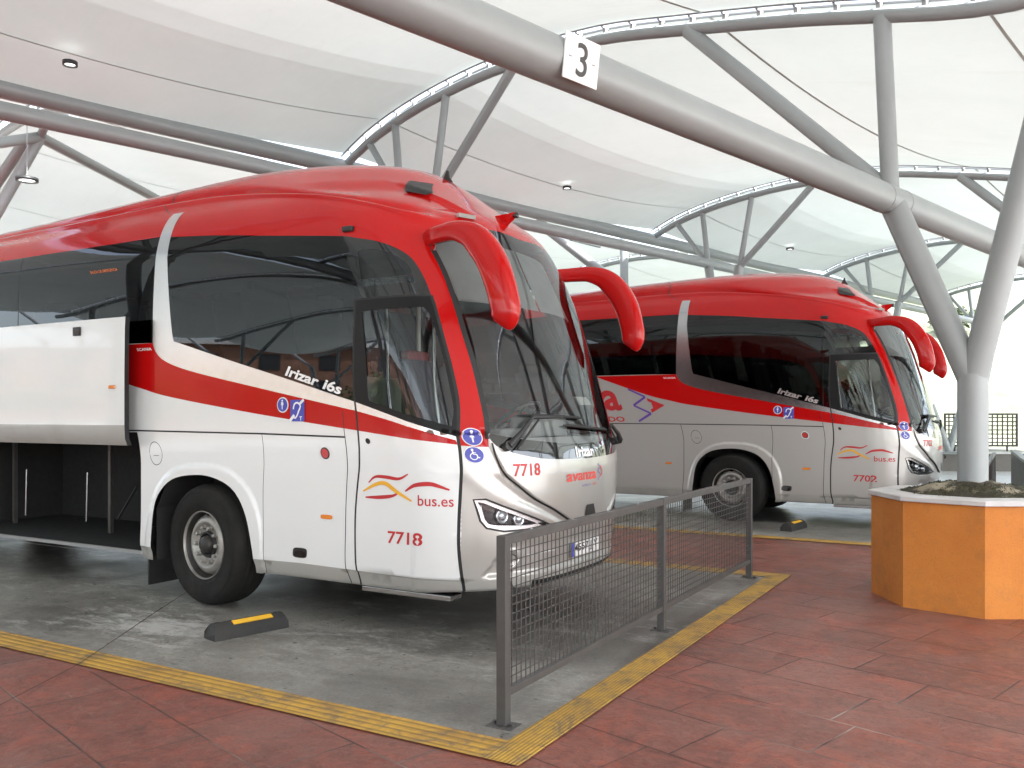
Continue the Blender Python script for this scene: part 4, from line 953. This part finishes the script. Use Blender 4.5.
    m=MB(); m.box((xr+.2,-1.0,3.10),(-1.3,1.0,3.14)); m.build('cabin_ceiling','cream',t)
    m=MB()
    pts=[]
    for S in np.linspace(-1.08,1.08,25):
        p=c.P([S],[1.48])[0]; pts.append((p[0]-.04,p[1]*.96))
    top=[(x,y,1.46) for x,y in pts]+[(-.78,1.05,1.44),(-.78,-1.05,1.44)][::1]
    # dashboard top follows the windscreen foot
    n=len(top); m.add(top+[(x,y,.95) for x,y,z in top],[tuple(range(n))]+[(i,(i+1)%n,n+(i+1)%n,n+i) for i in range(n)]); m.box((-.95,.25,1.40),(-.70,.95,1.62),0,.05); m.box((-.80,-.4,1.42),(-.62,.1,1.52),0,.03)
    fixn(m.build('dashboard','int',t))
    m=MB(); cc=Vector((-1.02,.55,1.62)); nn=Vector((-.55,0,.83)).normalized(); u_=Vector((0,1,0)); w2=nn.cross(u_)
    m.tube([cc+u_*.22*math.cos(q)+w2*.22*math.sin(q) for q in np.linspace(0,2*math.pi,33)],.015,8); 
    for q in (0,2.1,4.2): m.tube([cc,cc+u_*.21*math.cos(q)+w2*.21*math.sin(q)],.014,6)
    m.tube([cc,cc-nn*.3],.03,8); m.build('steering_wheel','blkplastic',t)
    def seat(x,y,z,nm='seat',w_=.44):
        m=MB(); m.box((x-.02,y-w_/2,z+.36),(x+.44,y+w_/2,z+.48),0,.03); m.obox((x-.09,y,z+.80),(.05,0,.012),(0,w_/2,0),(-.10,0,.38),0); m.box((x-.24,y-w_*.36,z+1.10),(x-.14,y+w_*.36,z+1.27),1,.03); m.box((x+.05,y-.15,z),(x+.35,y+.15,z+.36),0)
        return m.build(nm,['seat','seatred'],t)
    seat(-1.5,.55,.9,'driver_seat',.5); seat(-1.28,-.42,.9,'guide_seat',.42)
    s0=seat(-2.5,-.95,1.5); first=True
    for i in range(9):
        for y in (-.95,-.48,.48,.95):
            if i==0 and y==-.95: continue
            o=s0.copy(); COL.objects.link(o); o.parent=t; o.location=(-.95*i,y+.95,0)
    # rolled-down grey sun blind behind the top of the windscreen, and its far companion
    for a,b,nm in ((-.98,-.02,'sun_blind'),(.02,.98,'sun_blind')):
        v=[];K=8
        for S in np.linspace(a,b,K):
            for T in (2.52,3.06):
                p=c.P([S],[T])[0]; n_=c.Nrm([S],[T])[0]; v.append(tuple(p-n_*.10))
        m=MB(); m.add(v,[(2*i,2*i+1,2*i+3,2*i+2) for i in range(K-1)],0,True); m.build(nm,'int',t)
    # pale paper notices and cream pillar lining seen through the glass
    p=c.P([-.45],[1.75])[0]; m=MB(); m.obox((p[0]-.10,p[1],p[2]),(.01,0,.0),(0,.11,0),(-.03,0,.035)); m.build('windscreen_notice','cream',t)
    m=MB(); m.tube([c.P([-1.12],[1.5])[0]-np.array([.08,.05,0]),c.P([-1.10],[2.9])[0]-np.array([.08,.05,0])],.05,8); m.tube([(-1.75,.02,.9),(-1.75,.02,3.05)],.02,8); m.build('cabin_pillar','cream',t)
    m=MB(); m.box((-1.77,-.25,.9),(-1.74,-1.2,1.95)); m.build('stair_partition','int',t)
    for q in ((-1.2,-.98),(-.75,-.98)):
        m=MB(); m.tube([(q[0],q[1],.95),(q[0]-.12,q[1],1.9),(q[0]-.2,q[1]+.1,2.5)],.016,8); m.build('grab_rail','chrome2',t)
    # ---- open luggage hold
    if bay_open:
        xa=-(c.bay0-CS-float(xc_of(1.0))); xb=xa-3.45
        y1=.2; m=MB()
        m.add([(xa,-1.235,.40),(xb,-1.235,.40),(xb,y1,.40),(xa,y1,.40)],[(0,1,2,3)]); m.add([(xa,y1,.40),(xb,y1,.40),(xb,y1,1.47),(xa,y1,1.47)],[(0,1,2,3)])
        m.add([(xa,-1.235,.36),(xa,y1,.36),(xa,y1,1.47),(xa,-1.235,1.47)],[(0,1,2,3)]); m.add([(xb,-1.235,.36),(xb,y1,.36),(xb,y1,1.47),(xb,-1.235,1.47)],[(0,1,2,3)]); m.add([(xa,-1.24,1.47),(xb,-1.24,1.47),(xb,y1,1.47),(xa,y1,1.47)],[(0,1,2,3)])
        m.box((xa-.9,y1-.008,.5),(xa-.55,y1-.004,1.1)); m.build('luggage_hold','dark',t)
        m=MB(); m.box((xa,-1.255,.375),(xb,-1.225,.405),0); m.build('hold_sill','steel2',t)
        for x,y in ((xa-1.38,-.60),(xa-3.1,-.6)):
            m=MB(); m.box((x-.02,y-.02,.40),(x+.02,y+.02,1.47)); m.build('hold_post','fence',t)
        m=MB(); m.tube([(xa-.94,-.62,.90),(xa-1.24,-.62,.55)],.012,6); m.build('brace','blkplastic',t); m=MB(); m.tube([(xa-.03,-1.0,1.42),(xa+.0,-1.2,1.44)],.014,6); m.build('hinge_arm','blkplastic',t)
        for x in (xa-1.76,xa-2.86):
            m=MB(); m.tube([(x,-.62,.50),(x+.02,-.62,1.02)],.011,8); m.build('tie_rod','chrome2',t)
        # raised luggage doors, pushed out and up in front of the side
        for i,(a,b) in enumerate(((0.02,2.14),(2.16,3.45))):
            dr=MB(); x0=xa-a; x1=xa-b; zt=[2.50,2.40,2.0,1.54,1.42,1.36]; ys=[-1.42,-1.425,-1.43,-1.43,-1.425,-1.40]
            v=[(x,y,z) for x in (x0,x1) for y,z in zip(ys,zt)]; n=6
            dr.add(v,[(j,j+1,n+j+1,n+j) for j in range(n-1)],0,True)
            for j in (3,4): dr.m[j]=1
            v=[(x,y+.045,z) for x in (x0,x1) for y,z in zip(ys,zt)]; dr.add(v,[(j,n+j,n+j+1,j+1) for j in range(n-1)],2)
            for s_ in (0,1):
                e_=[(x0 if s_==0 else x1,y,z) for y,z in zip(ys,zt)]; dr.add(e_+[(p[0],p[1]+.045,p[2]) for p in e_],[(j,j+1,n+j+1,n+j) for j in range(n-1)],2)
            dr.add([(x0,ys[0],zt[0]),(x1,ys[0],zt[0]),(x1,ys[0]+.045,zt[0]),(x0,ys[0]+.045,zt[0])],[(0,1,2,3)],2); dr.add([(x0,ys[-1],zt[-1]),(x1,ys[-1],zt[-1]),(x1,ys[-1]+.045,zt[-1]),(x0,ys[-1]+.045,zt[-1])],[(0,1,2,3)],2)
            d_=fixn(dr.build('luggage_door',[P_,'sill','gap'],t))
            hx=x0-.68
            m=MB(); m.box((hx-.055,-1.437,2.36),(hx+.055,-1.428,2.44),0,.008); m.box((hx-.04,-1.4385,2.375),(hx+.04,-1.4375,2.42),1); m.build('handle',['txtblack','blk'],d_)
            m=MB(); m.box((x0-.21,-1.445,1.865),(x0-.12,-1.432,1.895),0,.008); m.build('side_marker','orange',d_)
    return t,c
M['glassball']=pm('lamp_lens',(.55,.57,.6),.05,.6,1); M['glassball2']=pm('clear_marker_lens',(.5,.5,.48),.1,.3,1)
COACH1,CO1=build_coach('white and red coach nearest the camera, fleet number 7718, with its luggage door raised',(-2.95,6.405,0),'7718',-3.05,0,True,'white',dict(plate='4557 JJY',model='i6s',side_at=(2.665,1.945),side_ang=-.275,stk=(2.76,1.71),flapx=2.43))
COACH2,CO2=build_coach('silver and red coach numbered 7702 standing behind, in the farther bay',(-.97,14.52,0),'7702',-2.83,.25,False,'silver2',dict(plate='4562 JJY',model='i6s',side_at=(2.70,1.955),side_ang=-.275,stk=(2.77,1.705),flapx=2.49))
# emergency exit wording and ghost letters on the near coach's window; large name on the far coach's flank
decal(CO1,COACH1,'window_lettering',['txtorange'],[txt('SALIDA DE EMERGENCIA',float(sx(-4.62,2.96)),2.955,.030,0,.015,0,.40)],.004)
decal(CO2,COACH2,'window_lettering',['txtorange'],[txt('SALIDA DE EMERGENCIA',float(sx(-6.3,2.96)),2.985,.030,0,.015,0,.40)],.004)
S8=5.08
decal(CO2,COACH2,'name_lettering',['txtred'],[txt('avanza',S8+.16+1.78,1.70,.50,0,.03,0,1.78)],.004)
decal(CO2,COACH2,'name_lettering',['txtred'],[txt('ADO',S8+.62,1.52,.088,0,.025,0,.43)],.004)
zz=[(5.03,2.05),(4.78,1.92),(5.03,1.785),(4.78,1.655),(5.03,1.53)]
decal(CO2,COACH2,'name_mark',['txtpurple','txtred'],[poly2([(zz[i][0],zz[i][1]+.018),(zz[i+1][0],zz[i+1][1]+.018),(zz[i+1][0],zz[i+1][1]-.018),(zz[i][0],zz[i][1]-.018)],0) for i in range(4)]+[
    poly2([(4.76,1.905),(4.50,1.785),(4.76,1.665),(4.76,1.72),(4.71,1.74),(4.71,1.83),(4.76,1.85)],1),poly2([(4.68,1.765),(4.60,1.785),(4.68,1.81)],1)],.004)
# ---------------------------------------------------------------- mesh railings at the head of the bays
def railing(dx,dy,label,only=None):
    t=thing('mesh_railing',label,'railing',(-2.335+dx,3.94+dy,0),0,'mesh railings at the heads of the bays')
    Lg=4.80; ys=[0,2.34,Lg]
    for y in ys:
        m=MB(); m.box((-.028,y-.028,.012),(.028,y+.028,1.0),0,.003); m.box((-.075,y-.06,.0),(.075,y+.06,.012)); 
        for a in (-.055,.055): m.lathe([(.0,.026),(.011,.026),(.011,.012)],'z',c=(a,y,0),n=6,smooth=False)
        m.build('post','fence',t)
    m=MB(); m.box((-.024,.028,.952),(.024,Lg-.028,1.0),0,.003); m.build('top_rail','fence',t)
    for a,b in zip(ys[:-1],ys[1:]):
        m=MB(); m.box((-.02,a+.028,.155),(.02,b-.028,.195),0,.003); m.build('bottom_rail','fence',t)
        m=MB(); y0,y1=a+.028,b-.028; n=int((y1-y0)/.0505)
        for i in range(1,n): y=y0+(y1-y0)*i/n; m.obox((.004,y,.573),(.0024,0,0),(0,.0026,0),(0,0,.379))
        for i in range(1,16): z=.195+.757*i/16; m.obox((-.002,(y0+y1)/2,z),(.0024,0,0),(0,(y1-y0)/2,0),(0,0,.0026))
        m.build('wire_panel','fence',t)
    m=MB()
    for i in range(9): m.lathe([(.0,.006),(.008,.005),(.009,0)],'z',c=(0,.3+i*.52,1.0),n=8)
    m.build('rail_rivets','steel2',t)
    return t
railing(0,0,'dark grey wire mesh railing in front of the nearest coach')
railing(1.96,8.12,'dark grey wire mesh railing at the next bay, beyond the orange planter')
# ---------------------------------------------------------------- wheel stops
def wheel_stop(x,y,rz,label):
    t=thing('wheel_stop',label,'wheel stop',(x,y,.008),rz,'rubber wheel stops')
    m=MB(); Lh=.30; k=[(-.085,0),(-.08,.05),(-.055,.095),(-.02,.112),(.02,.112),(.055,.095),(.08,.05),(.085,0)]; n=len(k)
    v=[(a,-Lh+.02*(b>.09),b) for a,b in k]+[(a,Lh-.02*(b>.09),b) for a,b in k]; m.add(v,[(i,i+1,n+i+1,n+i) for i in range(n-1)],0,True); m.add(v,[tuple(range(n))[::-1],tuple(range(n,2*n))]); fixn(m.build('rubber_block','rubber',t))
    m=MB(); m.obox((.040,0.02,.1055),(.019,0,-.0095),(0,.16,0),(.0015,0,.003)); m.build('yellow_reflector','yel',t)
    m=MB()
    for yy in (-.24,.24): m.lathe([(0,.116),(.02,.115),(.026,.108),(.026,.10)],'z',c=(0,yy,0),n=12)
    m.build('fixing_bolts',"rubber",t)
    return t
wheel_stop(-4.98,4.66,R(-14),'black rubber wheel stop with a yellow strip beside the nearest coach front wheel')
wheel_stop(-2.78,12.78,R(-8),'black rubber wheel stop on the ground beside coach 7702')
# ---------------------------------------------------------------- octagonal orange planter round the column
def stucco():
    m,nt,o=newmat('orange_render'); b=N(nt,'ShaderNodeBsdfPrincipled'); L(nt,b.outputs[0],o.inputs[0]); b.inputs['Roughness'].default_value=.8
    tc=N(nt,'ShaderNodeTexCoord'); co=tc.outputs['Object']
    c=ramp(nt,noise(nt,co,2.2,9,.7),[(.3,(.52,.170,.028)),(.7,(.62,.230,.042))])
    c=mixc(nt,ramp(nt,noise(nt,co,3.5,9,.7,0),[(.50,0),(.72,.5)]),c,(.30,.125,.04))
    c=mixc(nt,ramp(nt,noise(nt,co,90,3),[(.3,.22),(.5,0)]),c,(.25,.09,.02)); L(nt,c,b.inputs['Base Color'])
    bp=N(nt,'ShaderNodeBump'); bp.inputs['Strength'].default_value=.5; bp.inputs['Distance'].default_value=.004; L(nt,noise(nt,co,110,6,.7),bp.inputs['Height']); L(nt,bp.outputs[0],b.inputs['Normal']); return m
M['stucco']=stucco()
def planter(loc,label,rot):
    t=thing('planter',label,'planter',loc,rot)
    Ro,Ri=.83,.66
    def octo(r,z): return [(r*math.cos(2*math.pi*(i)/8),r*math.sin(2*math.pi*(i)/8),z) for i in range(8)]
    m=MB(); rings=[octo(Ro,0),octo(Ro,.895),octo(Ri,.895),octo(Ri,.75)]; v=sum(rings,[]); m.add(v,[(k*8+i,k*8+(i+1)%8,(k+1)*8+(i+1)%8,(k+1)*8+i) for k in range(3) for i in range(8)]); fixn(m.build('planter_wall','stucco',t))
    m=MB(); rings=[octo(Ro+.025,.898),octo(Ro+.03,.903),octo(Ro+.03,.935),octo(Ro+.02,.943),octo(Ri-.03,.943),octo(Ri-.035,.947),octo(Ri-.03,.898)]; v=sum(rings,[]); k_=len(rings); m.add(v,[(k*8+i,k*8+(i+1)%8,(k+1)*8+(i+1)%8,(k+1)*8+i) for k in range(k_-1) for i in range(8)]+[((k_-1)*8+i,(k_-1)*8+(i+1)%8,(i+1)%8,i) for i in range(8)]); fixn(m.build('coping','coping',t))
    # heaped soil with moss
    m=MB(); g=46; from mathutils import noise as nz
    def h(x,y):
        r=math.hypot(x,y); q=nz.fractal(Vector((x*5,y*5,3)),1,2,5); return .915+.135*max(0,1-(r/.64)**1.6)+.022*q+.012*nz.noise(Vector((x*25,y*25,0)))
    vs=[];idx={}
    for i in range(g+1):
        for j in range(g+1):
            x=-.66+1.32*i/g; y=-.66+1.32*j/g; r=math.hypot(x,y); k=.655/max(r,.655); vs.append((x*k,y*k,h(x*k,y*k)))
    m.add(vs,[(i*(g+1)+j,(i+1)*(g+1)+j,(i+1)*(g+1)+j+1,i*(g+1)+j+1) for i in range(g) for j in range(g)],0,True)
    rr=random.Random(4)
    o=m.build('soil_heap',['soilmix'],t)
    m=MB()
    for _ in range(5200):
        a=rr.uniform(0,6.28); r=rr.uniform(.14,.62)**1.0; x,y=r*math.cos(a),r*math.sin(a)
        q=nz.noise(Vector((x*4,y*4,9)))
        if q<-.12: continue
        z=h(x,y); s_=rr.uniform(.006,.02); d=Vector((rr.uniform(-1,1),rr.uniform(-1,1),rr.uniform(.3,1.4))).normalized()*s_; e=d.cross(Vector((rr.random(),rr.random(),.2))).normalized()*s_*.35
        p=Vector((x,y,z)); m.add([p-e,p+e,p+d],[(0,1,2)])
    m.build('moss_and_dry_plants','mossleaf',t,kind='stuff')
    return t
def soilmix():
    m,nt,o=newmat('soil_and_pale_grit'); b=N(nt,'ShaderNodeBsdfPrincipled'); L(nt,b.outputs[0],o.inputs[0]); b.inputs['Roughness'].default_value=.95
    tc=N(nt,'ShaderNodeTexCoord'); co=tc.outputs['Object']
    c=ramp(nt,noise(nt,co,30,6,.7),[(.3,(.018,.016,.010)),(.7,(.06,.05,.03))]); c=mixc(nt,ramp(nt,noise(nt,co,3.2,6,.7),[(.52,0),(.58,1)]),c,(.30,.26,.19)); L(nt,c,b.inputs['Base Color']); return m
M['soilmix']=soilmix(); M['mossleaf']=pm('moss_green_brown',(.055,.055,.022),.9,var=.6,vs=9)
rd=Vector((PX,PY)).normalized()
planter((PX,PY,.004),'octagonal orange rendered planter with white coping around the tree column',math.atan2(-rd.y,-rd.x)+R(6))
# ---------------------------------------------------------------- right background: slanted end panel, low wall, screens, hill
def at(px,py,depth):
    A=R(30.1); l=(px-512)/876; q=(415-py)/876; return Vector((depth*(-math.sin(A)+l*math.cos(A)),depth*(math.cos(A)+l*math.sin(A)),1.63+q*depth))
t=thing('bench_end','dark grey slanted bench end panel with pale top edge behind the orange planter','bench',(0,0,0))
a=at(1011,452,13.2); b=at(1023,462,12.4); dirv=(b-a); dirv.z=0; 
e=a+dirv*3.2; m=MB(); poly=[(a.x,a.y,.0),(a.x,a.y,a.z),(b.x,b.y,b.z),(e.x,e.y,b.z-.05),(e.x,e.y,0)]; nrm=Vector((-dirv.y,dirv.x,0)).normalized()*.06
m.prism(poly,nrm); fixn(m.build('side_panel','fence',t))
m=MB(); top=[Vector(poly[1]),Vector(poly[2]),Vector(poly[3])]
for p,q in zip(top[:-1],top[1:]): m.prism([p+Vector((0,0,.002))-nrm*.15,q+Vector((0,0,.002))-nrm*.15,q+Vector((0,0,.04))-nrm*.15,p+Vector((0,0,.04))-nrm*.15],nrm*1.3)
fixn(m.build('top_edge','steel',t))
# low wall
wA=at(880,471,25.6); wB=at(1400,474,24.5); wd=(wB-wA); wd.z=0; wd.normalize(); wn=Vector((-wd.y,wd.x,0))
if wn.y<0: wn=-wn
wA2=wA-wd*45
t=thing('low_wall','low grey concrete boundary wall with a pale coping at the far side','wall',(0,0,0))
M['wallc']=pm('grey_block_wall',(.16,.15,.14),.85,var=.2,vs=1.5,bump=.3,dirt=.3)
m=MB(); Lw=(wB-wA2).length; c=(wA2+wB)/2; c.z=0; m.obox(c+wn*.15+Vector((0,0,.25)),wd*Lw/2,wn*.12,Vector((0,0,.25))); m.build('wall_face','wallc',t)
m=MB(); m.obox(c+wn*.15+Vector((0,0,.53)),wd*Lw/2,wn*.16,Vector((0,0,.03))); m.build('coping','coping',t)
pp=at(944,457,25.5); m=MB(); m.lathe([(.0,-.01),(.055,-.01),(.055,.03)],'y',n=16); o=m.build('drain_pipe','gap',t); o.location=pp-wn*.0; 
# mesh screens standing on the wall
M['screen']=pm('dark_brown_screen',(.045,.035,.03),.6)
def screen(px,w_,label):
    p=at(px,430,25.9); p.z=.56; t=thing('screen_panel',label,'screen',(p.x,p.y,.56),math.atan2(wd.y,wd.x),'mesh screens on the far wall')
    h0,h1=.14,1.12; m=MB()
    for a,b in (((0,-.02,h0),(.05,.02,h1)),((w_-.05,-.02,h0),(w_,.02,h1)),((.05,-.02,h0),(w_-.05,.02,h0+.05)),((.05,-.02,h1-.05),(w_-.05,.02,h1))): m.box(a,b)
    m.build('frame','screen',t)
    m=MB(); n=max(3,int(w_/.135))
    for i in range(1,n): x=w_*i/n; m.box((x-.016,-.012,h0+.05),(x+.016,.012,h1-.05))
    for i in range(1,8): z=h0+(h1-h0)*i/8; m.box((.05,-.0145,z-.016),(w_-.05,-.0125,z+.016))
    m.build('lattice','screen',t)
    m=MB(); m.box((w_+.62,-.03,0),(w_+.70,.03,h1+.06)); m.build('post','screen',t)
    for x in (.3,w_-.3):
        m=MB(); m.box((x-.02,-.02,0),(x+.02,.02,h0)); m.build('foot','screen',t)
screen(985,1.0,'open lattice screen panel on the low wall right of the tree column') if False else None
screen(962,1.58,'dark lattice screen panel on the low wall just right of the tree column')
screen(896,1.15,'dark lattice screen panel on the far wall hard by the nose of coach 7702')
screen(1032,1.5,'dark lattice screen panel at the right end of the far wall')
screen(944,.42,'narrow dark lattice screen half hidden behind the tree column')
# pale V-shaped support on the far wall
t=thing('roof_prop','pale grey V-shaped tube prop standing on the far wall beside the coach nose','roof support',(0,0,0))
p0=at(949,452,25.2)
for q in (at(931,405,25.2),at(972,370,25.2),):
    d=(q-p0); m=MB(); m.tube([p0,p0+d*(1 if q.z<2 else 2.4)],.10,14); m.build('tube','steel',t)
q=at(931,405,25.2); 
m=MB(); m.box((p0.x-.3,p0.y-.12,p0.z-.06),(p0.x+.3,p0.y+.12,p0.z+.02)); m.build('foot_plate','steel',t)
# hill
def hillmat():
    m,nt,o=newmat('dry_grass_hillside'); b=N(nt,'ShaderNodeBsdfPrincipled'); L(nt,b.outputs[0],o.inputs[0]); b.inputs['Roughness'].default_value=.95
    g=N(nt,'ShaderNodeNewGeometry'); co=g.outputs['Position']
    c=ramp(nt,noise(nt,co,.25,10,.75),[(.35,(.20,.19,.155)),(.5,(.15,.16,.11)),(.65,(.07,.09,.045))])
    c=mixc(nt,ramp(nt,noise(nt,co,.6,8,.8),[(.56,0),(.66,.8)]),c,(.15,.14,.11)); L(nt,c,b.inputs['Base Color']); return m
M['hill']=hillmat()
from mathutils import noise as NZ
m=MB(); nx,ny=90,26; vs=[]
hA=wA+wn*1.2-wd*70
for i in range(nx+1):
    for j in range(ny+1):
        a=i/nx*170; b_=(j/ny)**1.4*75; p=hA+wd*a+wn*b_; z=.4+13*sstep(np.array(b_/62))*1+NZ.fractal(Vector((p.x*.06,p.y*.06,0)),1,2,4)*1.2*min(1,b_/8)
        z*= .35+.65*float(sstep(np.array((a-25)/60))); vs.append((p.x,p.y,float(z)))
m.add(vs,[(i*(ny+1)+j,(i+1)*(ny+1)+j,(i+1)*(ny+1)+j+1,i*(ny+1)+j+1) for i in range(nx) for j in range(ny)],0,True)
o=fixn(m.build('hill','hill')); o['kind']='structure'
# shrubs and trees
M['leaf1']=pm('green_leaves',(.07,.11,.03),.7,var=.5,vs=.8); M['leaf2']=pm('olive_leaves',(.12,.14,.055),.7,var=.5,vs=.8); M['leaf3']=pm('sunbleached_leaves',(.05,.07,.028),.8,var=.5,vs=.8); M['bark']=pm('bark',(.12,.09,.07),.9,var=.3,vs=6,bump=.6)
def crown(m,c,rad,n,rr,ls=.16):
    for _ in range(n):
        cl=Vector((rr.gauss(0,.45),rr.gauss(0,.45),rr.gauss(0,.38))); 
        if cl.length>1.05: cl*=1.05/cl.length
        p=Vector((c[0]+cl.x*rad[0],c[1]+cl.y*rad[1],c[2]+cl.z*rad[2]))
        for _2 in range(5):
            q=p+Vector((rr.gauss(0,.16),rr.gauss(0,.16),rr.gauss(0,.13)))*rad[0]*.55
            a=Vector((rr.uniform(-1,1),rr.uniform(-1,1),rr.uniform(-.6,.6))).normalized()*ls; b=a.cross(Vector((rr.uniform(-1,1),rr.uniform(-1,1),rr.uniform(-1,1)))).normalized()*ls*.6
            m.add([q-a,q+b,q+a,q-b],[(0,1,2,3)])
def tree(x,y,h,r,leaf,label,seed,name='tree',n=420,z0=0,group=None,cat='tree'):
    rr=random.Random(seed); t=thing(name,label,cat,(x,y,z0),rr.uniform(0,6),group)
    m=MB(); top=(rr.uniform(-.3,.3),rr.uniform(-.3,.3),h*.62); m.tube([(0,0,-.3),(top[0]*.4,top[1]*.4,h*.3),top],[h*.03,h*.022,h*.01],8)
    for k in range(6):
        a=k*1.05+rr.random(); m.tube([(top[0]*.5,top[1]*.5,h*(.3+.04*k)),(math.cos(a)*r*.6,math.sin(a)*r*.6,h*(.55+.05*k))],[h*.014,h*.005],6)
    m.build('trunk','bark',t)
    m=MB(); crown(m,(0,0,h*.66),(r,r,h*.36),n,rr,.14 if r<2 else .2)
    for k in range(4):
        a=rr.uniform(0,6.28); crown(m,(math.cos(a)*r*.6,math.sin(a)*r*.6,h*rr.uniform(.5,.8)),(r*.5,r*.5,h*.16),n//7,rr,.14 if r<2 else .2)
    m.build('crown',leaf,t)
def hz(p): return 0.3
rs=random.Random(12)
for i in range(34):
    a=rs.uniform(40,120); b_=rs.uniform(4,45); p=hA+wd*a+wn*b_; z=.4+13*float(sstep(np.array(b_/62)))
    z*=.35+.65*float(sstep(np.array((a-25)/60)))
    tree(p.x,p.y,rs.uniform(1.0,2.4),rs.uniform(.9,1.8),'leaf3','sun-bleached shrub growing on the pale hillside beyond the wall',100+i,'shrub',90,z-.3,'shrubs on the hillside','shrub')
# ---------------------------------------------------------------- surroundings mirrored in the coach windows: brick block and trees behind the viewer
def brickmat():
    m,nt,o=newmat('brown_brick'); b=N(nt,'ShaderNodeBsdfPrincipled'); L(nt,b.outputs[0],o.inputs[0]); b.inputs['Roughness'].default_value=.9
    tc=N(nt,'ShaderNodeTexCoord'); c=ramp(nt,noise(nt,tc.outputs['Object'],1.5,8,.7),[(.3,(.24,.12,.08)),(.7,(.34,.19,.13))]); L(nt,c,b.inputs['Base Color']); return m
M['brick']=brickmat(); M['pane']=pm('window_pane',(.03,.035,.04),.1)
t=thing('brick_building','brown brick apartment block mirrored in the near coach windows','building',(-60,-42,0),R(-46))
m=MB(); m.box((-36,-7,0),(36,7,8.2)); m.build('wall','brick',t)
m=MB(); m.box((-36.5,-7.5,8.2),(36.5,7.5,8.5)); m.build('roof','coping',t)
for i in range(15):
    for k in range(3):
        x=-33+i*4.7; z=1.2+k*2.4; m=MB(); m.box((x-.8,7.0,z),(x+.8,7.06,z+1.4)); m.build('window','pane',t)
for i,(x,y,h,r) in enumerate([(-60+.72*(12+rs.uniform(-1,5))+.69*q,-42+.69*(12)-.72*q,rs.uniform(3.2,5.6),rs.uniform(2.2,3.4)) for q in (-30,-24,-19,-12,-6,1,6,13,20)]):
    tree(x,y,h,r,'leaf1' if i%2 else 'leaf2','leafy tree in front of the brick block, mirrored in the near coach windows',40+i,'tree',420,0,'trees by the brick block')
